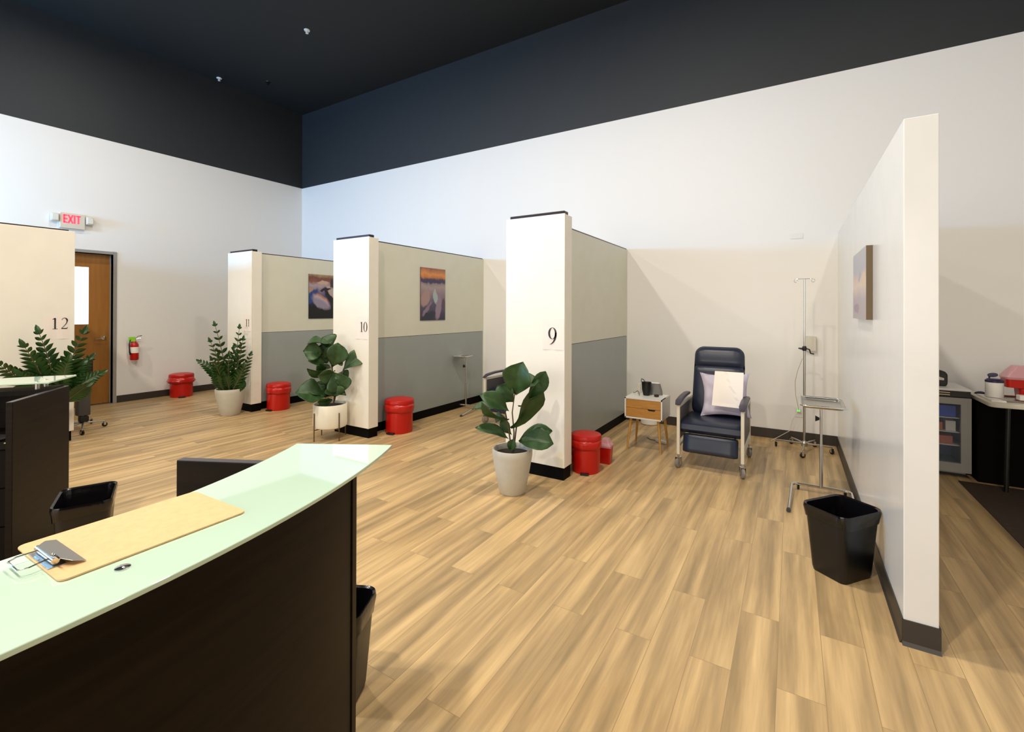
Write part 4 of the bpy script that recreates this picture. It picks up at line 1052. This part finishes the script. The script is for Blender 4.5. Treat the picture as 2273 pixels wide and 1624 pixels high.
B().box(-0.084, -0.055, -0.02, 0.02, 0.2, 0.36).build('wall_bracket', M_['wheel'], t)

# sprinklers in the ceiling
for (sx, sy, lab) in ((2.869, -1.87, 'small white ceiling sprinkler nearest the top of the photo'), (0.16, -1.80, 'small white ceiling sprinkler close to the left wall'), (0.80, -1.25, 'small dark ceiling sprinkler near the room corner')):
    t = thing('ceiling_sprinkler', lab, 'sprinkler', (sx, sy, HC), 0, 'ceiling sprinklers')
    mm = M_['blackp'] if 'dark' in lab else M_['white']
    B().lathe([(0.001, 0), (0.045, 0), (0.04, -0.012), (0.001, -0.014)], n=20).build('escutcheon', mm, t, smooth=True)
    B().lathe([(0.012, -0.012), (0.010, -0.04), (0.022, -0.045), (0.022, -0.05), (0.001, -0.052)], n=14).build('head', mm, t, smooth=True)

# ------------------------------------------------------------------ wheeled stand behind partition 12
t = thing('rolling_stand', 'dark monitor stand on a five-wheeled base between partition 12 and the door', 'rolling stand', (1.70, -4.12, 0))
B().tube([(0, 0, 0.08), (0, 0, 0.7)], 0.016, n=12).build('pole', M_['steel'], t, smooth=True)
for k, (fx, fy) in enumerate([(1.72, -3.913), (1.40, -3.95), (2.02, -4.215), (1.85, -4.42), (1.45, -4.35)]):
    B().tube([(0, 0, 0.09), (fx - 1.70, fy + 4.12, 0.07)], [0.013, 0.009], n=10).build('base_leg', M_['steel'], t, smooth=True)
    caster(t, fx - 1.70, fy + 4.12, 0.028, a=k, m='blackp', top=0.075)
B().box(-0.055, 0.055, -0.06, 0.06, 0.18, 0.53, bev=0.01).build('battery_box', mat('dark_grey_shell', (70, 66, 64), 0.5), t)
B().box(-0.075, 0.075, -0.08, 0.08, 0.62, 0.88, bev=0.02).build('monitor_head', M_['blackp'], t)
B().box(-0.03, 0.04, -0.04, 0.05, 0.10, 0.17, bev=0.01).build('cable_hook', M_['blackp'], t)

# ------------------------------------------------------------------ right bay: fridge, table and clutter
fx0, fx1, fy0, fy1 = 10.10, 10.572, -0.60, -0.07
t = thing('mini_fridge', 'grey glass-door mini fridge behind the white stub wall', 'fridge', ((fx0 + fx1) / 2, (fy0 + fy1) / 2, 0))
hw, hd = (fx1 - fx0) / 2, (fy1 - fy0) / 2
b = B(); b.box(-hw, -hw + 0.03, -hd + 0.04, hd, 0.03, 0.72); b.box(hw - 0.03, hw, -hd + 0.04, hd, 0.03, 0.72); b.box(-hw, hw, hd - 0.03, hd, 0.03, 0.72); b.box(-hw, hw, -hd + 0.04, hd, 0.03, 0.09)
b.build('cabinet', M_['fridge'], t)
B().box(-hw + 0.02, hw - 0.02, -hd + 0.08, hd - 0.02, 0, 0.03).build('toe_kick', M_['blackp'], t)
B().box(-hw, hw, -hd + 0.02, hd, 0.7205, 0.7775, bev=0.004).build('control_band', M_['blackp'], t)
for zz in (0.74, 0.76): B().box(-hw + 0.02, hw - 0.14, -hd + 0.016, -hd + 0.0195, zz - 0.003, zz + 0.003).build('chrome_strip', M_['chrome'], t)
B().box(-hw - 0.004, hw + 0.002, -hd, hd, 0.778, 0.798, bev=0.005).build('fridge_top', M_['white'], t)
b = B(); b.box(-hw, hw, -hd, -hd + 0.038, 0.66, 0.718); b.box(-hw, hw, -hd, -hd + 0.038, 0.05, 0.13); b.box(-hw, -hw + 0.045, -hd, -hd + 0.038, 0.13, 0.66); b.box(hw - 0.07, hw, -hd, -hd + 0.038, 0.13, 0.66)
dr = b.build('door', M_['fridge'], t)
B().box(-hw + 0.045, hw - 0.07, -hd + 0.014, -hd + 0.02, 0.13, 0.66).build('door_glass', M_['fglass'], dr)
B().box(-hw + 0.031, hw - 0.031, hd - 0.06, hd - 0.031, 0.09, 0.72).build('liner', M_['fridgein'], t)
for zz in (0.27, 0.39, 0.52):
    B().box(-hw + 0.031, hw - 0.031, -hd + 0.07, hd - 0.06, zz, zz + 0.006).build('shelf', M_['white'], t)
q0 = Vector(((fx0 + fx1) / 2, (fy0 + fy1) / 2, 0))
def item(name, x0, x1, y0, y1, z0, z1, m, label, cat, bev=0.002):
    cx, cy = (x0 + x1) / 2, (y0 + y1) / 2
    o = B().box(x0 - cx, x1 - cx, y0 - cy, y1 - cy, 0, z1 - z0, bev=bev).build(name, M_[m]); o.location = (cx, cy, z0)
    return tag(o, label, cat)
item('bluelit_carton', 10.20, 10.49, -0.50, -0.25, 0.527, 0.63, 'bluelitbox', 'carton tinted fridge-light blue on the top shelf of the mini fridge', 'box')
item('white_carton', 10.42, 10.49, -0.50, -0.30, 0.397, 0.49, 'white', 'small white carton on the middle shelf of the mini fridge', 'box')
item('pink_carton', 10.32, 10.40, -0.50, -0.30, 0.397, 0.47, 'orbox', 'pink carton left of the white carton in the fridge', 'box')
item('orange_carton', 10.28, 10.47, -0.50, -0.30, 0.277, 0.35, 'orbox', 'low orange carton on the lower shelf of the mini fridge', 'box')
# black tape dispenser / case on the fridge
t = thing('black_case', 'black rounded case with a pale window on top of the mini fridge', 'case', (10.375, -0.40, 0.7985))
b = B(); b.rings([[Vector((x, y, z)) for x, z in [(-0.12, 0), (0.06, 0), (0.072, 0.02), (0.072, 0.11), (0.055, 0.135), (0.0, 0.152), (-0.05, 0.158), (-0.12, 0.158)]] for y in (-0.05, 0.05)]); b.build('case_shell', M_['blackp'], t, bevel=0.008)
b = B(); b.rings([[Vector((x, y, z)) for x, z in [(-0.06, 0.056), (0.045, 0.056), (0.045, 0.075), (0.0, 0.09), (-0.03, 0.088)]] for y in (-0.0535, -0.0505)]); b.build('window', M_['offw'], t)
# folding table
TZ = 0.745
tx0, tx1, ty0, ty1 = 10.60, 12.4, -0.95, -0.22
t = thing('folding_table', 'white plastic-topped folding table right of the mini fridge', 'table', ((tx0 + tx1) / 2, (ty0 + ty1) / 2, 0))
b = B(); b.prism([(x, y) for x, y in rrect(tx1 - tx0, ty1 - ty0, 0.06, 6)], TZ - 0.035, TZ); b.build('table_top', M_['offw'], t, bevel=0.006)
for sx in (-1, 1):
    for sy in (-1, 1):
        B().tube([(sx * ((tx1 - tx0) / 2 - 0.14), sy * 0.24, TZ - 0.035), (sx * ((tx1 - tx0) / 2 - 0.12), sy * 0.24 + sy * 0.02, 0)], 0.016, n=12).build('leg', M_['blackp'], t, smooth=True)
item('black_block', 10.60, 11.20, -0.64, -0.15, 0, 0.69, 'block', 'black crate under the folding table, next to the mini fridge', 'block', 0.01)  # plain black blocks filling the space under the table
item('black_block', 11.22, 11.80, -0.64, -0.15, 0, 0.69, 'block', 'black crate under the folding table, at the photo edge', 'block', 0.01)
# on the table
t = thing('wipes_canister', 'white wipes canister with black flip lid open on the folding table', 'canister', (10.70, -0.66, TZ + 0.016))
b = B(); b.lathe([(0.001, 0), (0.056, 0), (0.058, 0.005), (0.058, 0.125), (0.05, 0.13), (0.001, 0.13)], n=28); b.build('canister_body', M_['white'], t, smooth=True)
b = B(); b.lathe([(0.059, 0.128), (0.059, 0.142), (0.045, 0.156), (0.001, 0.158)], n=28); b.build('lid', M_['purple'], t, smooth=True)
b = B(); b.lathe([(0.001, 0), (0.033, 0), (0.033, 0.006), (0.001, 0.008)], n=20, M=Matrix.Translation((-0.01, 0.0, 0.185)) @ Matrix.Rotation(math.radians(-14), 4, 'Y') @ Matrix.Rotation(math.radians(20), 4, 'X')); b.box(-0.035, -0.028, -0.01, 0.01, 0.15, 0.182); b.build('flip_cap', M_['purple'], t, smooth=True)
b = B(); tr_w, tr_d = 0.62, 0.34
b.rings([rr_ring(tr_w - 0.02, tr_d - 0.02, 0.02, 0.0), rr_ring(tr_w, tr_d, 0.02, 0.014), rr_ring(tr_w + 0.01, tr_d + 0.01, 0.02, 0.014), rr_ring(tr_w - 0.014, tr_d - 0.014, 0.02, -0.0005 + 0.001)], cap1=False)
o = b.build('steel_tray', M_['steel'], None, smooth=False); o.location = (11.02, -0.66, TZ + 0.001); tag(o, 'shallow steel tray holding the canister on the folding table', 'tray')
t = thing('red_sharps_container', 'large red sharps container with clear pink lid at the right photo edge', 'sharps container', (10.93, -0.56, TZ + 0.016)); t.scale = (1.25, 1.2, 1.0)
b = B(); b.rings([rr_ring(0.10, 0.11, 0.02, 0.0), rr_ring(0.11, 0.12, 0.02, 0.08), rr_ring(0.23, 0.13, 0.02, 0.085), rr_ring(0.24, 0.14, 0.02, 0.155)]); b.build('body', M_['red'], t)
b = B(); b.rings([rr_ring(0.245, 0.145, 0.02, 0.155), rr_ring(0.25, 0.15, 0.02, 0.175), rr_ring(0.2, 0.12, 0.02, 0.225), rr_ring(0.15, 0.08, 0.02, 0.27)]); b.build('lid', M_['pink'], t)
B().box(0.03, 0.115, -0.073, -0.0705, 0.128, 0.142).build('yellow_label', M_['yellow'], t); B().box(0.03, 0.115, -0.073, -0.0705, 0.095, 0.127).build('orange_label', M_['orange'], t)
item('white_carton', 10.82, 10.90, -0.78, -0.70, TZ + 0.016, TZ + 0.055, 'white', 'small white box on the steel tray before the red sharps container', 'box')
item('white_carton', 10.90, 11.02, -0.80, -0.72, TZ + 0.016, TZ + 0.06, 'paper', 'white box at the photo edge on the steel tray', 'box')
o = B().lathe([(0.001, 0), (0.035, 0.0), (0.03, 0.012), (0.012, 0.022), (0.001, 0.024)], n=12, sx=1.3).build('blue_glove', M_['purple'], None, smooth=True); o.location = (10.68, -0.40, TZ); tag(o, 'crumpled blue glove at the back corner of the folding table', 'glove')
item('paper_stack', 10.63, 10.72, -0.86, -0.50, TZ, TZ + 0.012, 'paper', 'white paper stack at the left end of the folding table', 'paper', 0.001)
# thin dark brown patch laid over the floor
o = B().box(10.46, 12.6, -2.35, -0.70, 0.0, 0.006, bev=0.002).build('floor_surface', M_['mat']); tag(o, 'dark brown patch on the floor in front of the folding table', 'mat')

# ------------------------------------------------------------------ things on the left desk (worksurface height 0.73)
def ontop(name, px0, px1, py, w_, d_, h_, m, label, cat, z):
    q = (at(px0, py, 'z', z) + at(px1, py, 'z', z)) / 2
    o = B().box(-w_ / 2, w_ / 2, -d_ / 2, d_ / 2, 0, h_, bev=min(0.002, h_ / 3)).build(name, M_[m]); o.location = (q.x, q.y, z); o.rotation_euler = (0, 0, math.radians(35)); return tag(o, label, cat)
o = ontop('notebook', -40, 22, 975, 0.16, 0.12, 0.014, 'ink', 'dark notebook on the left desk worksurface', 'notebook', 0.7305)
b = B(); pts = []
qa = at(14, 984, 'z', 0.7305); qb = at(58, 970, 'z', 0.7305)
dirv = (qb - qa); sd = Vector((-dirv.y, dirv.x, 0)).normalized() * 0.02
rows = []
for i in range(9):
    u = i / 8; p = qa + dirv * u + sd * 0.0 - Vector((0, 0, 0)) 
    p = p + sd * (-0.8 * math.sin(PI * u))
    rows.append([p - sd * 0.6, p + sd * 0.6, p + sd * 0.6 + Vector((0, 0, 0.004)), p - sd * 0.6 + Vector((0, 0, 0.004))])
b.rings(rows)
tag(b.build('curved_strip', mat('pale_lime_plastic', (230, 226, 150), 0.4)), 'pale lime curved strip on the left desk worksurface', 'strip')
